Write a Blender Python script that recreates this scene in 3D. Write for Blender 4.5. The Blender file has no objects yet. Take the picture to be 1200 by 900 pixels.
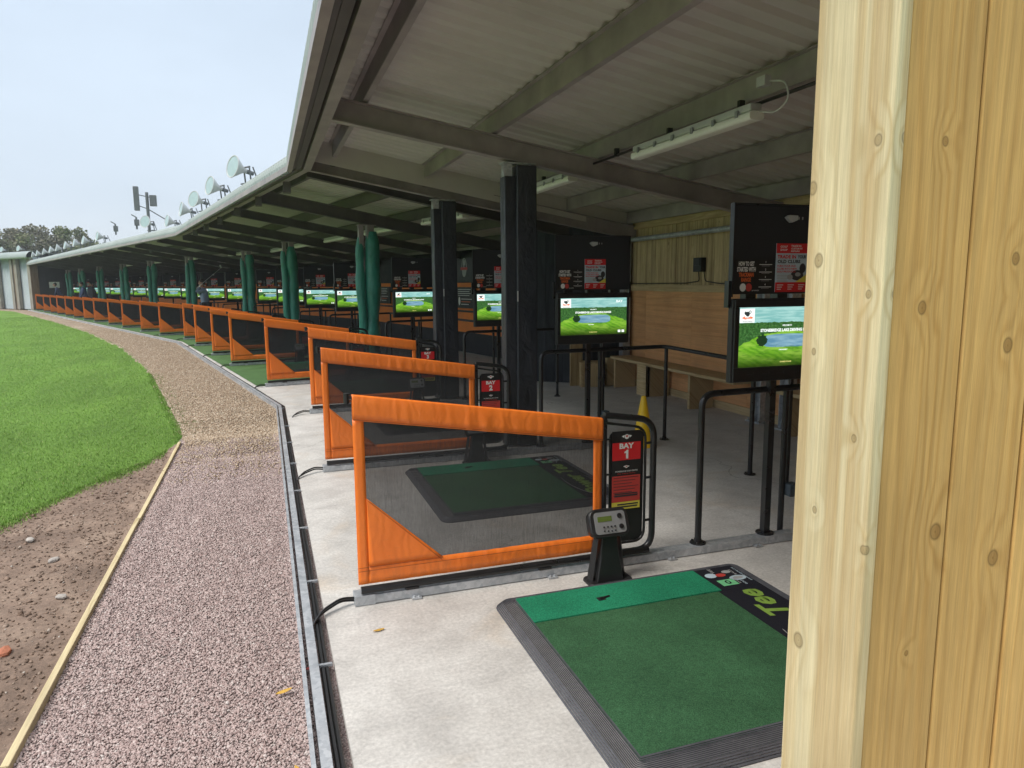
import bpy, bmesh, math, random
import numpy as np
from math import sin, cos, pi, radians, hypot, atan2, sqrt
from mathutils import Vector, Matrix, noise
random.seed(7); RNG = np.random.default_rng(11)
scn = bpy.context.scene
COL = scn.collection

# ------------------------------------------------------------------ materials
def new_mat(name):
    m = bpy.data.materials.new(name); m.use_nodes = True
    nt = m.node_tree; nt.nodes.clear()
    out = nt.nodes.new('ShaderNodeOutputMaterial')
    b = nt.nodes.new('ShaderNodeBsdfPrincipled')
    nt.links.new(b.outputs[0], out.inputs[0])
    return m, nt, b, out
class NT:
    """tiny node helper"""
    def __init__(s, nt): s.nt = nt
    def n(s, t, **kw):
        x = s.nt.nodes.new(t)
        for k, v in kw.items(): setattr(x, k, v)
        return x
    def l(s, a, b): s.nt.links.new(a, b)
    def val(s, sock, v):
        if hasattr(v, 'is_output'): s.l(v, sock)
        else: sock.default_value = v
    def math(s, op, a, b=0.0, c=0.0, clamp=False):
        x = s.n('ShaderNodeMath', operation=op); x.use_clamp = clamp
        s.val(x.inputs[0], a); s.val(x.inputs[1], b); s.val(x.inputs[2], c)
        return x.outputs[0]
    def noise(s, vec, scale, detail=4, rough=.55, dist=0):
        x = s.n('ShaderNodeTexNoise'); s.l(vec, x.inputs['Vector'])
        x.inputs['Scale'].default_value = scale; x.inputs['Detail'].default_value = detail
        x.inputs['Roughness'].default_value = rough; x.inputs['Distortion'].default_value = dist
        return x.outputs[0]
    def ramp(s, fac, stops, interp='LINEAR'):
        x = s.n('ShaderNodeValToRGB'); s.l(fac, x.inputs[0]); cr = x.color_ramp; cr.interpolation = interp
        while len(cr.elements) < len(stops): cr.elements.new(.5)
        for e, (p, c) in zip(cr.elements, stops):
            e.position = p; e.color = (c, c, c, 1) if not hasattr(c, '__len__') else (*c[:3], 1)
        return x.outputs[0]
    def mix(s, fac, a, b, mode='MIX'):
        x = s.n('ShaderNodeMix', data_type='RGBA', blend_type=mode)
        s.val(x.inputs[0], fac)
        for i, v in ((6, a), (7, b)):
            if hasattr(v, 'is_output'): s.l(v, x.inputs[i])
            else: x.inputs[i].default_value = (*v[:3], 1)
        return x.outputs[2]
    def mapping(s, vec, scale=(1, 1, 1), loc=(0, 0, 0), rot=(0, 0, 0)):
        x = s.n('ShaderNodeMapping'); s.l(vec, x.inputs[0])
        x.inputs['Scale'].default_value = scale; x.inputs['Location'].default_value = loc; x.inputs['Rotation'].default_value = rot
        return x.outputs[0]
    def bump(s, h, strength, dist, bsdf, prev=None):
        x = s.n('ShaderNodeBump'); s.l(h, x.inputs['Height'])
        x.inputs['Strength'].default_value = strength; x.inputs['Distance'].default_value = dist
        if prev: s.l(prev, x.inputs['Normal'])
        s.l(x.outputs[0], bsdf.inputs['Normal']); return x.outputs[0]
    def obj(s): return s.n('ShaderNodeTexCoord').outputs['Object']
    def pos(s): return s.n('ShaderNodeNewGeometry').outputs['Position']
    def island(s): return s.n('ShaderNodeNewGeometry').outputs['Random Per Island']
    def sep(s, v):
        x = s.n('ShaderNodeSeparateXYZ'); s.l(v, x.inputs[0]); return x.outputs

def plain(name, col, rough=.5, metal=0, var=.12, scale=9, bump=0, spec=.5, coat=0):
    m, nt, b, o = new_mat(name); N = NT(nt)
    v = N.obj(); f = N.noise(v, scale, 5, .6)
    r = N.ramp(f, [(.3, 1 - var), (.7, 1 + var)])
    c = N.mix(1, col, r, 'MULTIPLY'); N.l(c, b.inputs['Base Color'])
    rr = N.ramp(f, [(.3, max(0, rough - .08)), (.7, min(1, rough + .1))]); N.l(rr, b.inputs['Roughness'])
    b.inputs['Metallic'].default_value = metal; b.inputs['Specular IOR Level'].default_value = spec
    if coat: b.inputs['Coat Weight'].default_value = coat
    if bump: N.bump(N.noise(v, scale * 12, 3), bump, .004, b)
    return m
def emit(name, col, st=1.0):
    m, nt, b, o = new_mat(name)
    b.inputs['Base Color'].default_value = (.02, .02, .02, 1); b.inputs['Roughness'].default_value = .3
    b.inputs['Emission Color'].default_value = (*col, 1); b.inputs['Emission Strength'].default_value = st
    return m

M = {}
M['black_metal'] = plain('black powder coated metal', (.012, .012, .013), .32, 0, .2)
M['black_plastic'] = plain('black plastic', (.014, .014, .015), .42, 0, .15, 14, .15)
M['grey_plastic'] = plain('grey plastic', (.045, .06, .075), .5)
M['dark_board'] = plain('matt black board', (.016, .017, .020), .6, 0, .15, 3)
M['notice_black'] = plain('printed black notice', (.011, .011, .012), .4)
M['white_print'] = plain('white print', (.72, .72, .70), .5, 0, .05)
M['grey_print'] = plain('grey print', (.35, .35, .35), .5)
M['red_print'] = plain('red print', (.60, .015, .02), .45, 0, .05)
M['soft_red_print'] = plain('faded red print', (.50, .05, .04), .45, 0, .05)
M['orange_print'] = plain('orange print', (.70, .14, .03), .45, 0, .05)
M['yellow_print'] = plain('yellow print', (.70, .60, .08), .45, 0, .05)
M['dark_print'] = plain('dark print', (.03, .03, .035), .5)
M['blue_print'] = plain('pale blue print', (.45, .55, .62), .5)
M['lime_print'] = plain('lime print', (.20, .33, .05), .7, 0, .15, 40)
M['mint_print'] = plain('mint print', (.16, .50, .24), .7, 0, .15, 40)
M['orange_paint'] = plain('orange painted wall', (.78, .22, .035), .6, 0, .12, 2)
M['cone'] = plain('yellow cone plastic', (.92, .58, .015), .4, 0, .08, 6)
M['lens'] = plain('lamp diffuser', (.78, .78, .74), .4, 0, .05)
M['lamp_shell'] = plain('lamp shell', (.50, .51, .51), .45, .3, .08)
M['glass_disc'] = plain('flood lamp glass', (.34, .44, .46), .12, 0, .12, 5)
M['lcd'] = plain('lcd glass', (.10, .14, .03), .2, 0, .05)
M['panel_grey'] = plain('console face', (.30, .31, .32), .4, .4, .06)
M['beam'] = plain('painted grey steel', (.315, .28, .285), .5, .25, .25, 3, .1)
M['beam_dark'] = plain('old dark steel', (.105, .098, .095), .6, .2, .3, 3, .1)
M['antenna'] = plain('antenna grey', (.12, .13, .14), .5)
M['leaf'] = plain('dry yellow leaf', (.50, .30, .05), .7, 0, .3, 30)
M['leaf_red'] = plain('dry red leaf', (.28, .04, .03), .7, 0, .3, 30)
M['cable'] = plain('black cable', (.012, .012, .012), .4)

def galv():
    m, nt, b, o = new_mat('galvanised steel'); N = NT(nt); v = N.obj()
    vo = N.n('ShaderNodeTexVoronoi'); N.l(v, vo.inputs['Vector']); vo.inputs['Scale'].default_value = 45
    c = N.ramp(N.mix(.5, vo.outputs['Color'], N.noise(v, 6, 6)), [(.25, (.38, .41, .44)), (.75, (.60, .62, .64))])
    st = N.ramp(N.noise(v, 3, 6, .7), [(.35, .75), (.6, 1)])
    N.l(N.mix(1, c, st, 'MULTIPLY'), b.inputs['Base Color'])
    b.inputs['Metallic'].default_value = .45; b.inputs['Roughness'].default_value = .42
    return m
M['galv'] = galv()

def concrete():
    m, nt, b, o = new_mat('concrete slab'); N = NT(nt); v = N.pos()
    big = N.noise(v, .55, 7, .62, .6); mid = N.noise(v, 3.2, 8, .65, .4); fine = N.noise(v, 60, 6, .7)
    sw = N.noise(N.mapping(v, (1.2, 9, 1), (0, 0, 0), (0, 0, .35)), 1.4, 7, .7, 1.2)
    c = N.ramp(big, [(.3, (.41, .39, .365)), (.5, (.50, .48, .45)), (.72, (.58, .565, .54))])
    c = N.mix(.55, c, N.ramp(mid, [(.28, (.30, .29, .275)), (.5, (.51, .495, .47)), (.75, (.68, .67, .64))]))
    c = N.mix(N.math('MULTIPLY', N.ramp(sw, [(.5, 0), (.72, 1)]), .35), c, (.34, .33, .32))
    st = N.ramp(N.noise(v, 1.1, 5, .6, 1.5), [(.56, 0), (.72, 1)])
    c = N.mix(N.math('MULTIPLY', st, .5), c, (.50, .41, .31)); s2 = N.ramp(N.noise(v, 2.3, 8, .75, 2.5), [(.54, 0), (.66, .45)]); c = N.mix(s2, c, (.36, .345, .325))
    vo = N.n('ShaderNodeTexVoronoi'); N.l(v, vo.inputs['Vector']); vo.inputs['Scale'].default_value = 38
    sp = N.ramp(vo.outputs['Distance'], [(.05, 1), (.09, 0)])
    gate = N.ramp(N.noise(v, 5, 3), [(.52, 0), (.6, 1)])
    c = N.mix(N.math('MULTIPLY', N.math('MULTIPLY', sp, gate), .6), c, (.16, .15, .14))
    c = N.mix(.55, c, N.mix(1, c, N.ramp(fine, [(.3, .6), (.7, 1.4)]), 'MULTIPLY'))
    # hairline cracks
    cr = N.n('ShaderNodeTexVoronoi', feature='DISTANCE_TO_EDGE')
    wv = N.n('ShaderNodeVectorMath', operation='ADD'); N.l(v, wv.inputs[0])
    nz = N.n('ShaderNodeTexNoise'); N.l(v, nz.inputs[0]); nz.inputs['Scale'].default_value = 2; nz.inputs['Detail'].default_value = 6
    sc = N.n('ShaderNodeVectorMath', operation='SCALE'); N.l(nz.outputs['Color'], sc.inputs[0]); sc.inputs['Scale'].default_value = .8
    N.l(sc.outputs[0], wv.inputs[1]); N.l(wv.outputs[0], cr.inputs['Vector']); cr.inputs['Scale'].default_value = .42
    ck = N.math('MULTIPLY', N.ramp(cr.outputs['Distance'], [(.0, 1), (.0035, 0)]), N.ramp(N.noise(v, .9, 3), [(.45, 0), (.6, .7)]))
    c = N.mix(ck, c, (.15, .14, .13))
    N.l(c, b.inputs['Base Color'])
    N.l(N.ramp(mid, [(.3, .55), (.7, .85)]), b.inputs['Roughness'])
    h = N.math('ADD', N.math('MULTIPLY', mid, .6), N.math('MULTIPLY', fine, .25))
    h = N.math('SUBTRACT', h, N.math('MULTIPLY', ck, .8)); N.bump(h, .35, .012, b)
    return m
M['concrete'] = concrete()

def gravel_mat(name, stops, scale, stone=False, blot=None):
    m, nt, b, o = new_mat(name); N = NT(nt); v = N.pos()
    if stone:
        c = N.ramp(N.island(), stops)
        c = N.mix(.45, c, N.mix(1, c, N.ramp(N.noise(v, 90, 4), [(.3, .75), (.7, 1.25)]), 'MULTIPLY'))
        N.l(c, b.inputs['Base Color']); b.inputs['Roughness'].default_value = .85
        return m
    vo = N.n('ShaderNodeTexVoronoi'); N.l(v, vo.inputs['Vector']); vo.inputs['Scale'].default_value = scale
    vo.inputs['Randomness'].default_value = 1
    wn = N.n('ShaderNodeSeparateColor'); N.l(vo.outputs['Color'], wn.inputs[0])
    c = N.ramp(wn.outputs[0], stops)
    c = N.mix(1, c, N.ramp(vo.outputs['Distance'], [(.25, 1), (.75, .45)]), 'MULTIPLY')
    c = N.mix(1, c, N.ramp(N.noise(v, .9, 6, .65), [(.3, .8), (.7, 1.18)]), 'MULTIPLY')
    if blot: c = N.mix(N.ramp(N.noise(v, blot[2], 5, .65), [(.46, 0), (.66, blot[1])]), c, blot[0])
    N.l(c, b.inputs['Base Color']); b.inputs['Roughness'].default_value = .9
    N.bump(N.math('SUBTRACT', 1.0, vo.outputs['Distance']), .8, .012, b)
    return m
PINK = [(0, (.29, .205, .19)), (.3, (.37, .28, .26)), (.6, (.42, .325, .305)), (.9, (.46, .375, .35)), (1, (.54, .48, .45))]
TAN = [(0, (.26, .185, .12)), (.35, (.37, .275, .19)), (.7, (.46, .36, .26)), (1, (.58, .50, .40))]
M['pink_gravel'] = gravel_mat('pink gravel bed', PINK, 110)
M['pink_stone'] = gravel_mat('pink gravel stones', PINK, 1, True)
M['tan_gravel'] = gravel_mat('tan gravel bed', TAN, 42, False, ((.20, .13, .07), .4, .8))
M['tan_stone'] = gravel_mat('tan gravel stones', TAN, 1, True)
M['soil_stone'] = gravel_mat('stones in soil', [(0, (.10, .065, .045)), (.75, (.22, .15, .11)), (.97, (.30, .23, .18)), (1, (.5, .46, .41))], 1, True)

def soil():
    m, nt, b, o = new_mat('bare soil'); N = NT(nt); v = N.pos()
    a = N.noise(v, 1.6, 9, .66, .5); f = N.noise(v, 34, 8, .75)
    c = N.ramp(a, [(.28, (.11, .075, .055)), (.5, (.20, .14, .105)), (.75, (.31, .23, .175))])
    c = N.mix(.6, c, N.mix(1, c, N.ramp(f, [(.3, .45), (.7, 1.6)]), 'MULTIPLY'))
    N.l(c, b.inputs['Base Color']); b.inputs['Roughness'].default_value = .95
    N.bump(N.math('ADD', a, N.math('MULTIPLY', f, .4)), .9, .03, b)
    return m
M['soil'] = soil()
def grassm():
    m, nt, b, o = new_mat('mown lawn'); N = NT(nt); v = N.pos()
    a = N.noise(v, .35, 7, .6); f = N.noise(v, 55, 6, .75); st = N.noise(N.mapping(v, (1, .25, 1), (0, 0, 0), (0, 0, -.9)), 1.6, 5, .6)
    c = N.ramp(a, [(.3, (.110, .21, .032)), (.55, (.14, .262, .040)), (.75, (.175, .295, .052))])
    c = N.mix(.6, c, N.mix(1, c, N.ramp(f, [(.25, .35), (.75, 1.6)]), 'MULTIPLY'))
    c = N.mix(1, c, N.ramp(st, [(.35, .82), (.65, 1.12)]), 'MULTIPLY')
    N.l(c, b.inputs['Base Color']); b.inputs['Roughness'].default_value = .8; b.inputs['Specular IOR Level'].default_value = .2
    N.bump(f, .8, .04, b); return m
M['lawn'] = grassm()
def blade():
    m, nt, b, o = new_mat('grass blades'); N = NT(nt)
    c = N.ramp(N.island(), [(0, (.095, .185, .028)), (.5, (.145, .275, .042)), (.9, (.20, .36, .06)), (1, (.36, .38, .16))])
    N.l(c, b.inputs['Base Color']); b.inputs['Roughness'].default_value = .6; b.inputs['Specular IOR Level'].default_value = .25
    return m
M['blade'] = blade()
def turf(name, c0, c1, sc=420):
    m, nt, b, o = new_mat(name); N = NT(nt); v = N.obj()
    f = N.noise(v, sc, 3, .8); a = N.noise(v, 3, 4); g2 = N.noise(v, 60, 3, .6)
    c = N.ramp(f, [(.3, c0), (.7, c1)]); c = N.mix(1, c, N.ramp(a, [(.3, .82), (.7, 1.18)]), 'MULTIPLY')
    c = N.mix(1, c, N.ramp(g2, [(.3, .85), (.7, 1.15)]), 'MULTIPLY')
    vo = N.n('ShaderNodeTexVoronoi'); N.l(v, vo.inputs['Vector']); vo.inputs['Scale'].default_value = 22
    c = N.mix(N.math('MULTIPLY', N.ramp(vo.outputs['Distance'], [(.02, 1), (.045, 0)]), .6), c, (.45, .55, .40))
    N.l(c, b.inputs['Base Color']); b.inputs['Roughness'].default_value = .9; b.inputs['Specular IOR Level'].default_value = .15
    N.bump(f, .9, .006, b); return m
M['mat_dark'] = turf('dark green hitting turf', (.010, .055, .024), (.075, .18, .085), 200)
M['mat_light'] = turf('bright green turf strip', (.004, .115, .06), (.035, .32, .165), 200)
M['mat_black'] = plain('black printed turf', (.012, .012, .018), .9, 0, .25, 60, .4, .2)
M['carpet'] = turf('green floor turf', (.045, .10, .035), (.11, .20, .075), 90)
def rubber():
    m, nt, b, o = new_mat('ribbed rubber'); N = NT(nt); v = N.obj()
    c = N.ramp(N.noise(v, 14, 8, .75), [(.3, (.04, .042, .05)), (.6, (.085, .087, .10)), (.8, (.18, .175, .17))])
    N.l(c, b.inputs['Base Color']); b.inputs['Roughness'].default_value = .7
    N.bump(N.noise(v, 120, 3), .3, .003, b); return m
M['rubber'] = rubber()
def fabric():
    m, nt, b, o = new_mat('orange vinyl fabric'); N = NT(nt); v = N.obj()
    oi = N.n('ShaderNodeObjectInfo'); rnd = oi.outputs['Random']
    off = N.n('ShaderNodeCombineXYZ'); N.l(N.math('MULTIPLY', rnd, 50), off.inputs[1]); va = N.n('ShaderNodeVectorMath', operation='ADD'); N.l(v, va.inputs[0]); N.l(off.outputs[0], va.inputs[1]); v2 = va.outputs[0]
    a = N.noise(v2, 4, 5, .6); c = N.ramp(a, [(.3, (.84, .180, .018)), (.7, (.92, .22, .026))])
    c = N.mix(1, c, N.ramp(rnd, [(0, .88), (1, 1.04)]), 'MULTIPLY')
    dz = N.sep(v)[2]; low = N.ramp(dz, [(.10, .75), (.30, .12)])
    dirt = N.ramp(N.noise(N.mapping(v2, (3, 3, 1)), 5, 7, .7), [(.45, 0), (.72, 1)])
    c = N.mix(N.math('MULTIPLY', dirt, N.math('MULTIPLY', low, .55)), c, (.25, .10, .04))
    scf = N.ramp(N.noise(N.mapping(v2, (2, 2, 26)), 6, 4, .7), [(.64, 0), (.70, .35)]); c = N.mix(scf, c, (.55, .16, .04))
    N.l(c, b.inputs['Base Color']); b.inputs['Roughness'].default_value = .42
    w = N.n('ShaderNodeTexWave', wave_type='BANDS', bands_direction='X'); N.l(v, w.inputs['Vector'])
    w.inputs['Scale'].default_value = 7; w.inputs['Distortion'].default_value = 9; w.inputs['Detail'].default_value = 3; w.inputs['Detail Scale'].default_value = 1.2
    N.bump(N.math('ADD', w.outputs['Fac'], N.math('MULTIPLY', N.noise(v, 18, 4), .6)), .16, .005, b)
    return m
M['fabric'] = fabric()
M['stitch'] = plain('orange stitching', (.34, .075, .012), .6, 0, .1)
def mesh_fab():
    m, nt, b, o = new_mat('black woven mesh'); N = NT(nt); v = N.obj()
    x = N.sep(v)
    k = 2 * pi / .0042
    sx = N.math('SINE', N.math('MULTIPLY', x[0], k)); sz = N.math('SINE', N.math('MULTIPLY', x[2], k))
    weave = N.math('MULTIPLY', sx, sz)
    thr = N.ramp(N.noise(N.mapping(v, (9, 9, .6)), 26, 3, .7), [(.35, -.06), (.65, .06)])
    t = N.math('ADD', .15, N.math('ADD', N.math('MULTIPLY', weave, .10), thr), clamp=True)
    tr = N.n('ShaderNodeBsdfTransparent'); mx = N.n('ShaderNodeMixShader')
    b.inputs['Base Color'].default_value = (.013, .013, .015, 1); b.inputs['Roughness'].default_value = .75
    N.l(t, mx.inputs[0]); N.l(b.outputs[0], mx.inputs[1]); N.l(tr.outputs[0], mx.inputs[2]); N.l(mx.outputs[0], o.inputs[0])
    return m
M['mesh_fab'] = mesh_fab()
def vinyl(name, c0, c1):
    m, nt, b, o = new_mat(name); N = NT(nt); v = N.obj()
    c = N.ramp(N.noise(v, 3, 6, .6), [(.3, c0), (.7, c1)]); N.l(c, b.inputs['Base Color']); b.inputs['Roughness'].default_value = .38
    w = N.noise(N.mapping(v, (1, 1, .7), (0, 0, 0), (.6, .5, 0)), 7, 3, .5, .5)
    N.bump(w, .8, .035, b); return m
M['sleeve_black'] = vinyl('black padded vinyl', (.022, .025, .031), (.042, .046, .056))
M['sleeve_green'] = vinyl('green padded vinyl', (.02, .17, .125), (.035, .25, .19))
def sheetm(name, c0, c1, rough, rust=None):
    m, nt, b, o = new_mat(name); N = NT(nt); v = N.obj()
    c = N.ramp(N.noise(N.mapping(v, (1, 1, 1)), .9, 7, .65), [(.3, c0), (.7, c1)])
    if rust: c = N.mix(N.ramp(N.noise(v, .6, 6, .7), [(.5, 0), (.75, .5)]), c, rust)
    N.l(c, b.inputs['Base Color']); b.inputs['Roughness'].default_value = rough; b.inputs['Metallic'].default_value = .1
    return m
M['roof_in'] = sheetm('roof sheet underside', (.47, .44, .42), (.58, .55, .53), .55, (.32, .29, .265))
M['eave'] = sheetm('pale green coated sheet', (.22, .265, .255), (.30, .34, .33), .5, (.15, .18, .16))
M['shutter'] = sheetm('pale roller shutter', (.50, .56, .60), (.60, .65, .68), .5)

def wood(name, base, dark, pale, knots=True, axis='z', sc=1.0, seed=0.0, streak=None, spots=()):
    m, nt, b, o = new_mat(name); N = NT(nt); v = N.obj()
    rot = (0, 0, 0)
    x = N.sep(v)
    comb = N.n('ShaderNodeCombineXYZ')
    if axis == 'z': s = N.math('ADD', x[0], x[1]); t = x[2]
    elif axis == 'x': s = N.math('ADD', x[2], x[1]); t = x[0]
    else: s = N.math('ADD', x[2], x[0]); t = x[1]
    N.l(s, comb.inputs[0]); N.l(t, comb.inputs[1]); isl = N.math('MULTIPLY', N.island(), 37.3); N.l(N.math('ADD', isl, seed), comb.inputs[2])
    q = comb.outputs[0]
    kv = N.n('ShaderNodeTexVoronoi'); N.l(N.mapping(q, (6.2 * sc, 3.6 * sc, 1)), kv.inputs['Vector']); kv.inputs['Scale'].default_value = 1.0
    kd = N.math('ADD', kv.outputs['Distance'], N.math('MULTIPLY', N.math('SUBTRACT', N.noise(N.mapping(q, (30, 14, 1)), 1.0, 3), .5), .035))
    if spots:       # knots at their own places: elliptical distance to the nearest one
        wob = N.math('MULTIPLY', N.math('SUBTRACT', N.noise(N.mapping(q, (30, 20, 1)), 1.0, 3), .5), .5)
        kd = 9.0
        for a0, b0, r0 in spots:
            dx_ = N.math('DIVIDE', N.math('SUBTRACT', s, a0), r0 * .62); dy_ = N.math('DIVIDE', N.math('SUBTRACT', t, b0), r0 * .80)
            kd = N.math('MINIMUM', kd, N.math('SQRT', N.math('ADD', N.math('MULTIPLY', dx_, dx_), N.math('MULTIPLY', dy_, dy_))))
        kd = N.math('MULTIPLY', N.math('ADD', kd, wob), .046)
    bend = N.ramp(kd, [(.0, 1), (.12, .45), (.35, 0)])
    n1 = N.noise(N.mapping(q, (5.0, .38, 1)), 1.5 * sc, 3, .5)
    ph = N.math('ADD', N.math('MULTIPLY', n1, 46), N.math('MULTIPLY', s, 190 * sc))
    ph = N.math('ADD', ph, N.math('MULTIPLY', bend, 11.0 if knots else 0))
    ring = N.math('POWER', N.math('ADD', N.math('MULTIPLY', N.math('SINE', ph), .5), .5), 2.2)
    gate = N.ramp(N.noise(N.mapping(q, (9, .5, 1)), 1.1, 2), [(.35, .25), (.65, 1)])
    fib = N.noise(N.mapping(q, (420, 9, 1)), 1.0, 5, .75)
    fib2 = N.noise(N.mapping(q, (90, 1.6, 1)), 1.0, 4, .6)
    c = N.mix(N.math('MULTIPLY', ring, gate), pale, dark)
    c = N.mix(.52, c, base)
    c = N.mix(1, c, N.ramp(fib2, [(.3, .86), (.7, 1.10)]), 'MULTIPLY')
    if streak:
        sk = N.ramp(N.noise(N.mapping(q, (11, .30, 1)), 1.5, 4, .6), [(.50, 0), (.62, .62)])
        c = N.mix(sk, c, streak)
    c = N.mix(.5, c, N.mix(1, c, N.ramp(fib, [(.3, .66), (.7, 1.28)]), 'MULTIPLY'))
    c = N.mix(1, c, N.ramp(N.noise(q, 2.2, 4), [(.3, .88), (.7, 1.1)]), 'MULTIPLY')
    c = N.mix(1, c, N.ramp(N.island(), [(0, .88), (1, 1.1)]), 'MULTIPLY')
    if knots:
        kk = N.ramp(kd, [(.0, 1), (.012, .55), (.034, .7), (.048, 0)])
        kr = N.ramp(kd, [(.036, 0), (.048, .8), (.066, 0)])
        c = N.mix(kk, c, tuple(z * .62 for z in dark)); c = N.mix(kr, c, tuple(z * .35 for z in dark))
    N.l(c, b.inputs['Base Color']); b.inputs['Roughness'].default_value = .72; b.inputs['Specular IOR Level'].default_value = .25
    N.bump(N.math('ADD', fib, N.math('MULTIPLY', ring, .5)), .35, .002, b)
    return m
M['post_wood'] = wood('pale treated softwood', (.62, .53, .32), (.46, .34, .16), (.68, .60, .39), True, 'z', 1.0, 3, (.46, .32, .15), [(0.143, 1.74, 0.0112), (0.123, 1.63, 0.0112), (0.123, 1.01, 0.0138), (0.023, 1.79, 0.0088), (0.123, 1.49, 0.0063), (0.023, 1.58, 0.0063), (0.103, 1.24, 0.0063), (0.003, 1.21, 0.0075), (0.033, 1.37, 0.0063)])
M['board_wood'] = wood('honey treated boards', (.52, .31, .10), (.38, .20, .055), (.57, .36, .135), True, 'z', 1.15, 11, None, [(0.144, 1.22, 0.0138), (0.084, 1.56, 0.01), (0.104, 1.79, 0.0075), (0.274, 1.16, 0.0138), (0.264, 1.5, 0.0125), (0.264, 1.63, 0.01), (0.104, 1.03, 0.005)])
M['plank_wood'] = wood('rough wall planks', (.50, .38, .20), (.32, .22, .10), (.60, .48, .28), True, 'z', .8, 5, (.25, .16, .08))
M['rail_wood'] = wood('sawn timber', (.50, .37, .19), (.34, .22, .10), (.60, .47, .28), False, 'y', .8, 8)
M['edging_wood'] = wood('timber edging', (.48, .39, .22), (.34, .25, .13), (.58, .50, .32), True, 'y', .8, 2)
M['ply'] = wood('plywood', (.64, .33, .145), (.54, .26, .105), (.70, .39, .19), False, 'y', .25, 6)
M['black_wood'] = wood('black stained planks', (.035, .039, .045), (.018, .020, .024), (.05, .055, .062), False, 'z', .7, 1)
M['old_wood'] = wood('weathered grey posts', (.27, .24, .21), (.16, .13, .11), (.36, .33, .30), False, 'z', .5, 4)
M['old_brown'] = wood('weathered brown boards', (.16, .10, .065), (.09, .055, .035), (.22, .15, .10), False, 'z', .5, 4)
M['trunk'] = plain('bark', (.08, .065, .05), .9, 0, .3, 8, .5)
def foliage(name, a, bb, c):
    m, nt, b, o = new_mat(name); N = NT(nt)
    N.l(N.mix(.5, N.ramp(N.island(), [(0, a), (.5, bb), (1, c)]), N.ramp(N.noise(N.pos(), .5, 4), [(.35, a), (.65, c)])), b.inputs['Base Color'])
    b.inputs['Roughness'].default_value = .7; b.inputs['Specular IOR Level'].default_value = .2
    return m
M['leaf_green'] = foliage('tree leaves green', (.10, .12, .06), (.15, .17, .085), (.21, .22, .12))
M['leaf_olive'] = foliage('tree leaves olive', (.12, .115, .075), (.165, .155, .10), (.22, .21, .14))

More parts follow.
